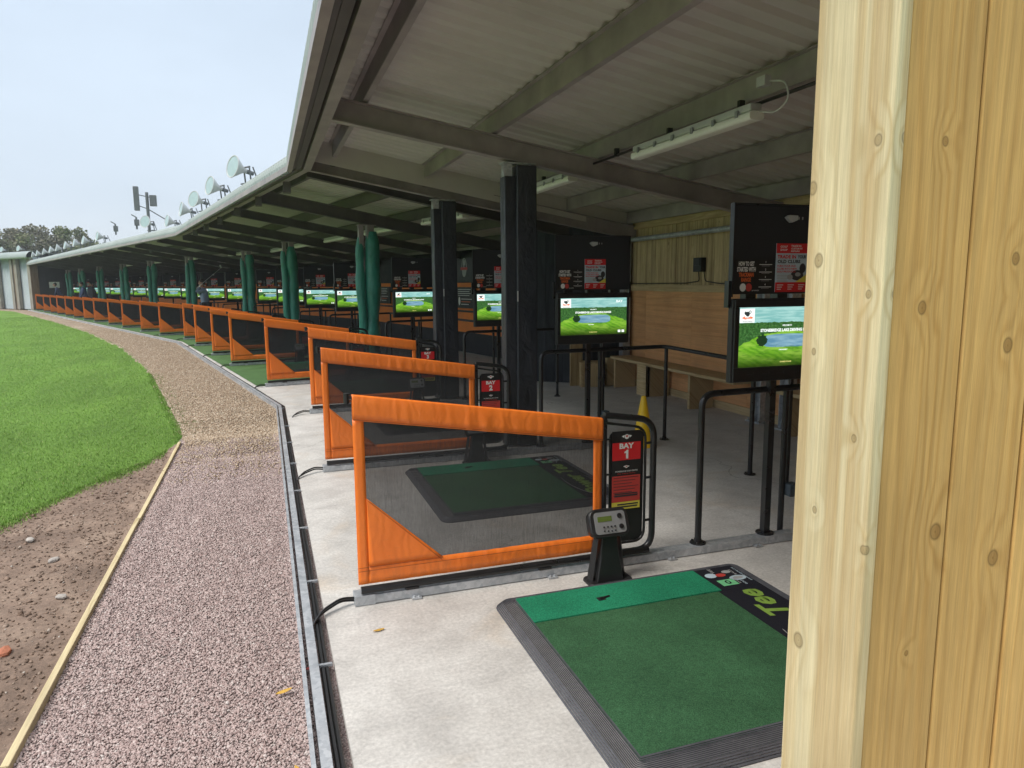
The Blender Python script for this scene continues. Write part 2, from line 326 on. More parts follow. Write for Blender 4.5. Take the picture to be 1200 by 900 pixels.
def screenm():
    m, nt, b, o = new_mat('lit course picture'); N = NT(nt); v = N.obj(); x = N.sep(v)
    W0, W1, Z0, Z1 = SX0, SX1, SZ0, SZ1
    a = N.math('DIVIDE', N.math('SUBTRACT', x[0], W0), W1 - W0); bb = N.math('DIVIDE', N.math('SUBTRACT', x[2], Z0), Z1 - Z0)
    cv = N.n('ShaderNodeCombineXYZ'); N.l(a, cv.inputs[0]); N.l(bb, cv.inputs[1]); q = cv.outputs[0]
    def step(val, lo, hi): return N.ramp(val, [(lo, 0), (hi, 1)])
    sky = N.mix(N.ramp(N.noise(N.mapping(q, (2, 9, 1)), 2.2, 4), [(.4, 0), (.62, 1)]), (.18, .42, .40), (.34, .58, .54))
    tree = N.ramp(N.noise(N.mapping(q, (1.8, 1, 1)), 24, 5, .7), [(.35, (.008, .045, .010)), (.55, (.04, .13, .03)), (.72, (.12, .25, .08))])
    w = N.n('ShaderNodeTexWave', bands_direction='DIAGONAL'); N.l(q, w.inputs[0]); w.inputs['Scale'].default_value = 7; w.inputs['Distortion'].default_value = 3.5
    gr = N.mix(N.ramp(w.outputs['Fac'], [(.3, 0), (.7, 1)]), (.10, .29, .015), (.15, .37, .022))
    gr = N.mix(N.ramp(N.noise(N.mapping(q, (1, 2.2, 1)), 3.5, 4, .6), [(.46, 0), (.60, .85)]), gr, (.28, .50, .06))
    # tree line follows a wavy edge, rising at both sides
    cen = N.math('ABSOLUTE', N.math('SUBTRACT', a, .5))
    edge = N.math('ADD', .60, N.math('MULTIPLY', N.math('POWER', cen, 2.0), -1.0))
    edge = N.math('ADD', edge, N.math('MULTIPLY', N.math('SUBTRACT', N.noise(q, 7, 4), .5), .12))
    is_tree = N.math('GREATER_THAN', bb, edge)
    c = N.mix(is_tree, gr, tree)
    top = N.math('ADD', .755, N.math('MULTIPLY', N.math('SUBTRACT', N.noise(N.mapping(q, (1, 0, 1)), 16, 3), .5), .07))
    c = N.mix(N.math('GREATER_THAN', bb, top), c, sky)
    # lake
    dx = N.math('DIVIDE', N.math('SUBTRACT', a, .50), .25); dy = N.math('DIVIDE', N.math('SUBTRACT', bb, .43), .115)
    d = N.math('ADD', N.math('POWER', N.math('ABSOLUTE', dx), 4.0), N.math('POWER', N.math('ABSOLUTE', dy), 4.0))
    d = N.math('ADD', d, N.math('MULTIPLY', N.math('SUBTRACT', N.noise(q, 9, 3), .5), .7))
    lk = N.ramp(N.noise(N.mapping(q, (2, 7, 1)), 2.5, 3), [(.35, (.09, .22, .33)), (.7, (.25, .42, .50))])
    c = N.mix(N.math('LESS_THAN', d, 1.0), c, lk)
    # dark trees at the shore
    vo = N.n('ShaderNodeTexVoronoi'); N.l(N.mapping(q, (9, 11, 1)), vo.inputs['Vector']); vo.inputs['Scale'].default_value = 1
    dd = N.math('ADD', N.math('POWER', N.math('DIVIDE', N.math('SUBTRACT', a, .235), .055), 2.0), N.math('POWER', N.math('DIVIDE', N.math('SUBTRACT', bb, .44), .10), 2.0))
    dd = N.math('ADD', dd, N.math('MULTIPLY', N.math('SUBTRACT', N.noise(q, 26, 3), .5), 1.6))
    c = N.mix(N.math('LESS_THAN', dd, 1.0), c, (.010, .035, .012)); sh = N.ramp(N.noise(N.mapping(q, (1.4, 3.5, 1)), 4.2, 5, .65), [(.52, 0), (.64, .55)]); c = N.mix(N.math('MULTIPLY', sh, N.math('LESS_THAN', bb, .36)), c, (.03, .13, .012))
    c = N.mix(1, c, N.ramp(bb, [(.0, .15), (.22, .85), (.3, 1)]), 'MULTIPLY')   # the picture's own dark footer bar
    b.inputs['Base Color'].default_value = (.01, .01, .01, 1); b.inputs['Roughness'].default_value = .25
    N.l(c, b.inputs['Emission Color']); b.inputs['Emission Strength'].default_value = SCREEN_E
    return m
SX0, SX1, SZ0, SZ1 = 2.145, 2.815, 1.115, 1.445
SCREEN_E = .95
M['screen'] = screenm()
M['screen_white'] = emit('lit white lettering', (.85, .9, .88), SCREEN_E)
M['screen_red'] = emit('lit orange mark', (.80, .16, .05), SCREEN_E)
M['screen_dark'] = emit('lit dark mark', (.02, .03, .03), SCREEN_E)
M['screen_yellow'] = emit('lit yellow mark', (.7, .6, .2), SCREEN_E)

# ------------------------------------------------------------------ mesh builder
class MB:
    def __init__(s): s.v = []; s.f = []; s.mi = []; s.m = 0
    def add(s, vs, fs):
        k = len(s.v); s.v += [tuple(p) for p in vs]
        for f in fs: s.f.append(tuple(k + i for i in f)); s.mi.append(s.m)
        return s
    def box(s, x0, x1, y0, y1, z0, z1):
        vs = [(x, y, z) for z in (z0, z1) for y in (y0, y1) for x in (x0, x1)]
        return s.add(vs, [(0, 2, 3, 1), (4, 5, 7, 6), (0, 1, 5, 4), (2, 6, 7, 3), (0, 4, 6, 2), (1, 3, 7, 5)])
    def bar(s, p0, p1, w, h, upv=(0, 0, 1)):
        """box beam from p0 to p1, w across, h along the up vector, centred"""
        p0 = Vector(p0); p1 = Vector(p1); d = (p1 - p0).normalized(); u = Vector(upv)
        r = d.cross(u).normalized(); u = r.cross(d).normalized()
        vs = [p + r * (a * w / 2) + u * (b_ * h / 2) for p in (p0, p1) for a, b_ in ((-1, -1), (1, -1), (1, 1), (-1, 1))]
        return s.add(vs, [(0, 1, 2, 3), (7, 6, 5, 4), (0, 4, 5, 1), (1, 5, 6, 2), (2, 6, 7, 3), (3, 7, 4, 0)])
    def tube(s, pts, r, n=8, caps=True):
        pts = [Vector(p) for p in pts]; rs = r if hasattr(r, '__len__') else [r] * len(pts)
        t0 = (pts[1] - pts[0]).normalized(); ref = Vector((0, 0, 1)) if abs(t0.z) < .9 else Vector((1, 0, 0))
        u = t0.cross(ref).normalized(); rings = []
        for i, p in enumerate(pts):
            a = pts[max(0, i - 1)]; c = pts[min(len(pts) - 1, i + 1)]; t = (c - a).normalized()
            u = (u - t * u.dot(t)).normalized(); w = t.cross(u)
            rings.append([p + (u * cos(2 * pi * k / n) + w * sin(2 * pi * k / n)) * rs[i] for k in range(n)])
        vs = [q for rg in rings for q in rg]; fs = []
        for i in range(len(pts) - 1):
            for k in range(n): fs.append((i * n + k, i * n + (k + 1) % n, (i + 1) * n + (k + 1) % n, (i + 1) * n + k))
        if caps: fs.append(tuple(range(n - 1, -1, -1))); fs.append(tuple((len(pts) - 1) * n + k for k in range(n)))
        return s.add(vs, fs)
    def lathe(s, prof, n=20, c=(0, 0, 0)):
        vs = [(c[0] + r * cos(2 * pi * k / n), c[1] + r * sin(2 * pi * k / n), c[2] + z) for r, z in prof for k in range(n)]; fs = []
        for i in range(len(prof) - 1):
            for k in range(n): fs.append((i * n + k, i * n + (k + 1) % n, (i + 1) * n + (k + 1) % n, (i + 1) * n + k))
        return s.add(vs, fs)
    def prism(s, poly, f0, f1):
        """poly: 2D list, f0/f1 map (a,b)->3D for the two caps"""
        n = len(poly); vs = [f0(*p) for p in poly] + [f1(*p) for p in poly]
        fs = [tuple(range(n - 1, -1, -1)), tuple(range(n, 2 * n))] + [(i, (i + 1) % n, n + (i + 1) % n, n + i) for i in range(n)]
        return s.add(vs, fs)
    def grid(s, nu, nv, fn):
        vs = [fn(i / nu, j / nv) for j in range(nv + 1) for i in range(nu + 1)]
        return s.add(vs, [(j * (nu + 1) + i, j * (nu + 1) + i + 1, (j + 1) * (nu + 1) + i + 1, (j + 1) * (nu + 1) + i) for j in range(nv) for i in range(nu)])
    def build(s, name, mats, parent=None, smooth=False, bevel=0, solid=0, fix=True):
        me = bpy.data.meshes.new(name); me.from_pydata(s.v, [], s.f)
        mats = mats if isinstance(mats, (list, tuple)) else [mats]
        for m in mats: me.materials.append(M[m] if isinstance(m, str) else m)
        if len(mats) > 1: me.polygons.foreach_set('material_index', s.mi)
        if fix:
            bm = bmesh.new(); bm.from_mesh(me); bmesh.ops.recalc_face_normals(bm, faces=bm.faces); bm.to_mesh(me); bm.free()
        if smooth:
            me.polygons.foreach_set('use_smooth', [True] * len(me.polygons))
            try: me.set_sharp_from_angle(angle=radians(38))
            except Exception: pass
        me.update()
        o = bpy.data.objects.new(name, me); COL.objects.link(o); o.parent = parent
        if solid: q = o.modifiers.new('solid', 'SOLIDIFY'); q.thickness = solid; q.offset = 0
        if bevel:
            q = o.modifiers.new('bevel', 'BEVEL'); q.width = bevel; q.segments = 2; q.limit_method = 'ANGLE'; q.angle_limit = radians(40)
        return o
def np_mesh(name, verts, faces_flat, per, mat, smooth=False):
    me = bpy.data.meshes.new(name); nv = len(verts); nf = len(faces_flat) // per
    me.vertices.add(nv); me.vertices.foreach_set('co', np.asarray(verts, dtype=np.float32).ravel())
    me.loops.add(nf * per); me.loops.foreach_set('vertex_index', np.asarray(faces_flat, dtype=np.int32).ravel())
    me.polygons.add(nf); me.polygons.foreach_set('loop_start', np.arange(0, nf * per, per, dtype=np.int32))
    me.polygons.foreach_set('loop_total', np.full(nf, per, dtype=np.int32))
    me.materials.append(M[mat]); me.update(calc_edges=True); me.validate()
    o = bpy.data.objects.new(name, me); COL.objects.link(o); return o
def thing(name, label, cat, loc=(0, 0, 0), rz=0, group=None):
    o = bpy.data.objects.new(name, None); o.empty_display_size = .2; COL.objects.link(o)
    o.location = loc; o.rotation_euler = (0, 0, rz); tag(o, label, cat, group); return o
def tag(o, label=None, cat=None, group=None, kind=None):
    if label: o['label'] = label
    if cat: o['category'] = cat
    if group: o['group'] = group
    if kind: o['kind'] = kind
    return o
def struct(o): o['kind'] = 'structure'; return o
KIDS = {}
def copy_tree(o, parent=None, skip=()):
    c = o.copy(); COL.objects.link(c); c.parent = parent
    kids = [x for x in bpy.data.objects if x.parent == o]
    for ch in kids:
        if ch.name.split('.')[0] in skip: continue
        copy_tree(ch, c, skip)
    return c
def fillet(pts, r, n=5):
    pts = [Vector(p) for p in pts]; out = [pts[0]]
    for i in range(1, len(pts) - 1):
        a = (pts[i - 1] - pts[i]).normalized(); c = (pts[i + 1] - pts[i]).normalized()
        p0 = pts[i] + a * r; p1 = pts[i] + c * r
        for k in range(n + 1):
            t = k / n; out.append(p0 * (1 - t) ** 2 + pts[i] * 2 * t * (1 - t) + p1 * t * t)
    out.append(pts[-1]); return out
def text_verts(body, width=None, height=None, bold=0.0, align='CENTER', shear=0):
    """flat text as (verts2D, faces); scaled to a width and/or height, centred"""
    cu = bpy.data.curves.new('t', 'FONT'); cu.body = body; cu.align_x = align; cu.offset = bold; cu.size = 1; cu.shear = shear
    cu.resolution_u = 2; cu.space_line = .9
    ob = bpy.data.objects.new('t', cu); COL.objects.link(ob)
    dg = bpy.context.evaluated_depsgraph_get(); dg.update()
    me = bpy.data.meshes.new_from_object(ob.evaluated_get(dg))
    vs = [(v.co.x, v.co.y) for v in me.vertices]; fs = [tuple(p.vertices) for p in me.polygons]
    bpy.data.objects.remove(ob); bpy.data.curves.remove(cu); bpy.data.meshes.remove(me)
    x0 = min(v[0] for v in vs); x1 = max(v[0] for v in vs); y0 = min(v[1] for v in vs); y1 = max(v[1] for v in vs)
    sx = width / (x1 - x0) if width else None; sy = height / (y1 - y0) if height else None
    sx = sx or sy; sy = sy or sx
    return [((x - (x0 + x1) / 2) * sx, (y - (y0 + y1) / 2) * sy) for x, y in vs], fs
def add_text(mb, body, fn, width=None, height=None, bold=0.02, align='CENTER', shear=0):
    vs, fs = text_verts(body, width, height, bold, align, shear)
    mb.add([fn(*v) for v in vs], fs)
def rrect(x0, x1, z0, z1, r, n=4):
    out = []
    for cx, cz, a0 in ((x1 - r, z1 - r, 0), (x0 + r, z1 - r, 90), (x0 + r, z0 + r, 180), (x1 - r, z0 + r, 270)):
        for k in range(n + 1):
            a = radians(a0 + 90 * k / n); out.append((cx + r * cos(a), cz + r * sin(a)))
    return out

# ------------------------------------------------------------------ layout
A2, A3, A4 = radians(11.5), radians(20.5), radians(38)
K0 = Vector((.38, .9)); K1 = Vector((.47, 9.3)); K2 = Vector((-2.14, 22.1)); K3 = Vector((-14.75, 55.9)); K4 = Vector((-27.0, 75.5))
def line(K, a, s, off=0): return Vector((K.x - sin(a) * s + cos(a) * off, K.y + cos(a) * s + sin(a) * off))
BAYS = [(Vector((.38, 3.44)), 0.0), (Vector((.43, 6.13)), 0.0), (Vector((.49, 9.04)), radians(1))]
for s in (2.45, 5.75, 8.2, 11.15, 13.75): BAYS.append((line(K1, A2, s), A2))
for s in (2.95, 5.45, 8.35, 10.9, 13.95, 16.5, 19.25, 21.85, 24.75, 27.35, 30.3, 33.9): BAYS.append((line(K2, A3, s), A3))
ORD = ['first', 'second', 'third', 'fourth', 'fifth', 'sixth', 'seventh', 'eighth', 'ninth', 'tenth', 'eleventh', 'twelfth', 'thirteenth', 'fourteenth', 'fifteenth', 'sixteenth', 'seventeenth', 'eighteenth', 'nineteenth', 'twentieth']
def offset_line(off):
    """the building line moved inward by off, mitred at the bends"""
    pts = [(K0, 0), (K1, 0), (K1, A2), (K2, A2), (K2, A3), (K3, A3)]
    def inter(p, a, q, b):
        d1 = Vector((-sin(a), cos(a))); d2 = Vector((-sin(b), cos(b))); r = q - p
        t = (r.x * d2.y - r.y * d2.x) / (d1.x * d2.y - d1.y * d2.x); return p + d1 * t
    a0 = Vector((K0.x + off, K0.y)); m1 = inter(line(K0, 0, 0, off), 0, line(K1, A2, 0, off), A2)
    m2 = inter(line(K1, A2, 0, off), A2, line(K2, A3, 0, off), A3)
    return [a0, m1, m2, line(K3, A3, 0, off)]
def zroof(off, seg=0): return 3.39 - .16 * off - (.10 if seg else 0)      # underside of the roof sheets

# ------------------------------------------------------------------ ground
mb = MB(); mb.add([(-470, -270, -.07), (470, -270, -.07), (470, 670, -.07), (-470, 670, -.07)], [(0, 1, 2, 3)])
struct(mb.build('lawn', 'lawn'))
GE = [(-9, .2), (-4.4, 3.0), (-2.7, 4.5), (-1.82, 5.67), (-1.62, 6.24), (-1.38, 6.85), (-1.12, 7.30), (-.96, 7.95)]      # lawn edge against the soil
GP = [(-.93, 7.9), (-1.04, 8.76), (-1.42, 10.8), (-2.3, 15.52), (-3.74, 21.35), (-6.17, 29.25), (-9.55, 38.77), (-15.6, 54.9), (-19.3, 61.5), (-27, 73)]
def interp(P_, x, i=0, j=1):
    P_ = sorted(P_, key=lambda p: p[i])
    if x <= P_[0][i]: return P_[0][j]
    for a, b in zip(P_, P_[1:]):
        if x <= b[i]: return a[j] + (b[j] - a[j]) * (x - a[i]) / (b[i] - a[i])
    return P_[-1][j]
def soil_z(x, y):
    d = interp(GE, x) - y
    n = noise.fractal(Vector((x * 1.3, y * 1.3, 0)), 1, 2, 6)
    d += .12 * noise.noise(Vector((x * 4, y * 4, 3))) + .05 * noise.noise(Vector((x * 15, y * 15, 3)))
    z = -.045 + .018 * n + .010 * noise.noise(Vector((x * 9, y * 9, 1))) + .006 * noise.noise(Vector((x * 25, y * 25, 1)))
    return min(z, -.05 + d * .12) if d < .1 else z
mb = MB(); mb.grid(240, 260, lambda u, v: (-6.5 + 5.56 * u, -1 + 9.1 * v, soil_z(-6.5 + 5.56 * u, -1 + 9.1 * v)))
struct(mb.build('soil', 'soil', smooth=True))
# slab, tray and paths follow the building line
e0, e1, e2, e3 = offset_line(-.20); b0, b1, b2, b3 = offset_line(6.5)
mb = MB()
for (p, q, r, s_) in ((Vector((.21, -1.5)), e1, b1, Vector((6.9, -1.5))), (e1, e2, b2, b1), (e2, e3, b3, b2)):
    mb.add([(*p, 0), (*q, 0), (*r, 0), (*s_, 0)], [(0, 1, 2, 3)]); mb.add([(*p, 0), (*q, 0), (*q, -.15), (*p, -.15)], [(0, 1, 2, 3)])
struct(mb.build('concrete_floor', 'concrete'))
t0, t1, t2, t3 = offset_line(-.30)
mb = MB()
def gz(x, y): t_ = max(0, min(1, (y - 8.1) / .5)); return -.035 - .02 * t_ + .007 * noise.noise(Vector((x * 9, y * .5, 8))) + .010 * noise.noise(Vector((x * 2.5, y * 2.5, 0))) + .004 * noise.noise(Vector((x * 9, y * 9, 4)))
def gp(u, v):
    y = -1.5 + 10.2 * v; xr = .22; xl = -.93 if y < 7.9 else -.93
    x = xl + (xr - xl) * u; return (x, y, gz(x, y))
mb.grid(30, 220, gp); struct(mb.build('gravel_path', 'pink_gravel', smooth=True))
mb = MB()
def tray_x(y):
    for p, q in ((Vector((.2, -5)), t1), (t1, t2), (t2, t3), (t3, Vector((K4.x, K4.y)))):
        if y <= q.y: return p.x + (q.x - p.x) * (y - p.y) / (q.y - p.y)
    return K4.x
NR = 260
def tp(u, v):
    y = 8.1 + (70 - 8.1) * v ** 1.6; xr = tray_x(y) + .15; xl = interp(GP, y, 1, 0) + .10 * noise.noise(Vector((y * 2.2, 0, 7))) + .05 * noise.noise(Vector((y * 9, 0, 7)))
    x = xl + (xr - xl) * u; edge = min(1, u * (xr - xl) / .35)
    y2 = y + (.3 * u if v < .01 else 0)
    t_ = max(0, 1 - (y - 8.1) / .6)
    return (x, y2, -.034 - .012 * t_ + .022 * t_ * noise.noise(Vector((x * 7, y * 7, 5))) + .007 * noise.noise(Vector((x * 2, y * 2, 2))) - .045 * (1 - edge) ** 2)
mb.grid(40, NR, tp); struct(mb.build('stone_path', 'tan_gravel', smooth=True))
TRUNK = True
# green turf laid on the slab from the fourth bay on
c0 = offset_line(-.14); c1 = offset_line(2.35); mb = MB()
st = line(K1, A2, 2.55, -.14); sd = line(K1, A2, 2.55, 2.35)
for p, q, r, s_ in ((st, c0[2], c1[2], sd), (c0[2], c0[3], c1[3], c1[2])):
    mb.add([(*p, .008), (*q, .008), (*r, .008), (*s_, .008)], [(0, 1, 2, 3)])
struct(mb.build('turf_floor', 'carpet'))

# ------------------------------------------------------------------ loose stones and grass blades
def stones(name, n, fx, size, mat, label, cat, tail=0):
    base = np.array([(1, 0, 0), (-1, 0, 0), (0, 1, 0), (0, -1, 0), (0, 0, 1), (0, 0, -1)], dtype=float)
    tri = np.array([(0, 2, 4), (2, 1, 4), (1, 3, 4), (3, 0, 4), (2, 0, 5), (1, 2, 5), (3, 1, 5), (0, 3, 5)])
    P_ = fx(n); n = len(P_)
    sz = size * (RNG.uniform(.55, 1.25, (n, 1, 1)) + tail * RNG.random((n, 1, 1)) ** 14) * np.concatenate([RNG.uniform(.7, 1.3, (n, 1, 2)), RNG.uniform(.45, .85, (n, 1, 1))], axis=2)
    V = base[None] * sz * RNG.uniform(.75, 1.2, (n, 6, 1)) + RNG.normal(0, size * .12, (n, 6, 3))
    a = RNG.uniform(0, 2 * pi, n); ca, sa = np.cos(a), np.sin(a); tl = RNG.normal(0, .5, n); ct, st_ = np.cos(tl), np.sin(tl)
    X = V[:, :, 0] * ct[:, None] - V[:, :, 2] * st_[:, None]; Z = V[:, :, 0] * st_[:, None] + V[:, :, 2] * ct[:, None]
    V = np.stack([X * ca[:, None] - V[:, :, 1] * sa[:, None], X * sa[:, None] + V[:, :, 1] * ca[:, None], Z], axis=2) + P_[:, None, :]
    F = (tri[None] + (np.arange(n) * 6)[:, None, None]).reshape(-1)
    o = np_mesh(name, V.reshape(-1, 3), F, 3, mat); tag(o, label, cat, kind='stuff'); return o
def f_pink(n):
    y = 1.9 + 6.2 * RNG.random(n) ** 1.3; y = y + (y > 7.2) * RNG.random(n) ** 3 * 2.2; x = -.90 + 1.0 * RNG.random(n)
    z = np.array([gz(a, b) for a, b in zip(x, y)]) + .004
    return np.stack([x, y, z], 1)
stones('loose_gravel', 130000, f_pink, .0056, 'pink_stone', 'pinkish crushed gravel filling the path between timber edging and cable tray', 'gravel', 1.1)
def f_tan(n):
    y = 8.1 + 22 * RNG.random(n) ** 1.7; y = y - (y < 9.2) * RNG.random(n) ** 4 * 1.9; x0 = np.array([interp(GP, t, 1, 0) for t in y]) + .06; x1 = np.array([tray_x(t) for t in y])
    u = RNG.random(n); x = x0 + (x1 - x0) * u
    return np.stack([x, y, np.full(n, -.027)], 1)
stones('loose_stone', 52000, f_tan, .010, 'tan_stone', 'tan and ochre stones of the curving path beyond the pink gravel', 'gravel')
def f_soil(n):
    x = -.97 - 2.6 * RNG.random(n) ** 1.2; y = 1.8 + 6.0 * RNG.random(n)
    P_ = [(a, b, soil_z(a, b) + .002) for a, b in zip(x, y) if b < interp(GE, a) - .05]
    return np.array(P_)
stones('soil_pebbles', 11000, f_soil, .0075, 'soil_stone', 'small pebbles and crumbs scattered over the bare brown soil', 'pebbles', 1.6)
def blades(n):
    P_ = []
    while len(P_) < n:
        y = 3.2 + 42 * random.random() ** 2.1; x = -1.0 - (1.2 + y * .42) * random.random()
        if y < 7.95:
            if y < interp(GE, x) - .10 * random.random() ** 2 * 3: continue
        elif x > interp(GP, y, 1, 0) + .12 * random.random(): continue
        P_.append((x, y))
    for i in range(n // 14):      # stray tufts spreading over the edge of soil and stones
        y = 5.6 + 9 * random.random() ** 1.4; cl = noise.noise(Vector((y * 3.1, 0, 0)))
        e = (interp(GP, y, 1, 0) if y > 7.9 else -1.0) + abs(random.gauss(0, .16)) * (1.2 + cl) - .02
        if y < 7.9:
            x = -1.0 - random.random() * 1.0; y = interp(GE, x) - abs(random.gauss(0, .16)) * (1 + noise.noise(Vector((x * 5, 1, 0)))); e = x
        P_[random.randrange(n)] = (e, y)
    P_ = np.array(P_); d = np.hypot(P_[:, 0], P_[:, 1])
    h = RNG.uniform(.010, .026, n); w = .0016 * (1 + d * .10)
    a = RNG.uniform(0, 2 * pi, n); lx = RNG.normal(0, .011, n); ly = RNG.normal(0, .011, n)
    z0 = np.array([-.072 if (y > 7.95 and x < interp(GP, y, 1, 0)) or (y <= 7.95 and y > interp(GE, x)) else -.045 for x, y in P_])
    A = np.stack([P_[:, 0] - np.cos(a) * w, P_[:, 1] - np.sin(a) * w, z0], 1); B = np.stack([P_[:, 0] + np.cos(a) * w, P_[:, 1] + np.sin(a) * w, z0], 1)
    C = np.stack([P_[:, 0] + lx, P_[:, 1] + ly, z0 + h], 1)
    V = np.stack([A, B, C], 1).reshape(-1, 3)
    o = np_mesh('grass', V, np.arange(3 * n), 3, 'blade'); tag(o, 'short bright green mown grass of the range beside path and soil', 'grass', kind='stuff')
blades(260000)

# ------------------------------------------------------------------ edging, tray, cables
t = thing('timber_edging', 'long thin pale timber edging board between soil and pink gravel', 'edging', (-.92, 1.0, -.04))
mb = MB()
for i, (a, b) in enumerate(((-1.5, 1.62), (1.63, 4.35), (4.36, 6.92))):
    mb.box(-.010 + .003 * i, .018 + .003 * i, a, b, -.08, .040 - .003 * i)
mb.build('board', 'edging_wood', t, bevel=.003)
for y in (1.63, 3.0, 4.36, 5.9): MB().box(-.055, -.019, y - .02, y + .02, -.1, -.01).build('peg', 'edging_wood', t, bevel=.002)
tr = thing('cable_tray', 'galvanised twin rail cable tray running along the slab edge', 'cable tray', (0, 0, 0))
def ribbon(mb, off0, off1, z0, z1):
    a = offset_line(off0); b = offset_line(off1); a[0].y = b[0].y = -1.5
    for i in range(3):
        p, q, r, s_ = a[i], a[i + 1], b[i + 1], b[i]
        vs = [(*p, z0), (*q, z0), (*r, z0), (*s_, z0), (*p, z1), (*q, z1), (*r, z1), (*s_, z1)]
        mb.add(vs, [(0, 3, 2, 1), (4, 5, 6, 7), (0, 1, 5, 4), (1, 2, 6, 5), (2, 3, 7, 6), (3, 0, 4, 7)])
mb = MB(); ribbon(mb, -.315, -.308, -.06, .012); ribbon(mb, -.316, -.300, .012, .016); mb.build('outer_rail', 'galv', tr)
mb = MB(); ribbon(mb, -.285, -.247, -.03, .018); mb.build('inner_rail', 'galv', tr)
for dx, rr in ((-.228, .010), (-.212, .008)):
    a = offset_line(dx); a[0] = Vector((.38 + dx, -1.5)); pts = []
    for p, q in zip(a, a[1:]):
        n = max(8, int((q - p).length / .8))
        for i in range(n): w_ = p.lerp(q, i / n); pts.append((w_.x + .006 * noise.noise(Vector((w_.y * 1.7, dx * 50, 0))), w_.y, -.002 + .008 * noise.noise(Vector((w_.y * 1.3, dx * 90, 4)))))
    o = MB().tube(pts, rr, 6).build('trunk_cable', 'cable', None, smooth=True)
    tag(o, 'thicker black cable lying between tray and slab edge' if rr > .009 else 'thinner black cable right against the slab edge', 'cable')
for s in np.arange(.2, 9.2, .9): MB().box(.095, .19, s, s + .015, .0, .012).build('bracket', 'galv', tr)
for K, a, L in ((K1, A2, 13), (K2, A3, 34)):
    s = .3
    while s < L:
        p = line(K, a, s, -.31); q = line(K, a, s, -.245); MB().bar((*p, .004), (*q, .004), .015, .016).build('bracket', 'galv', tr); s += 1.4

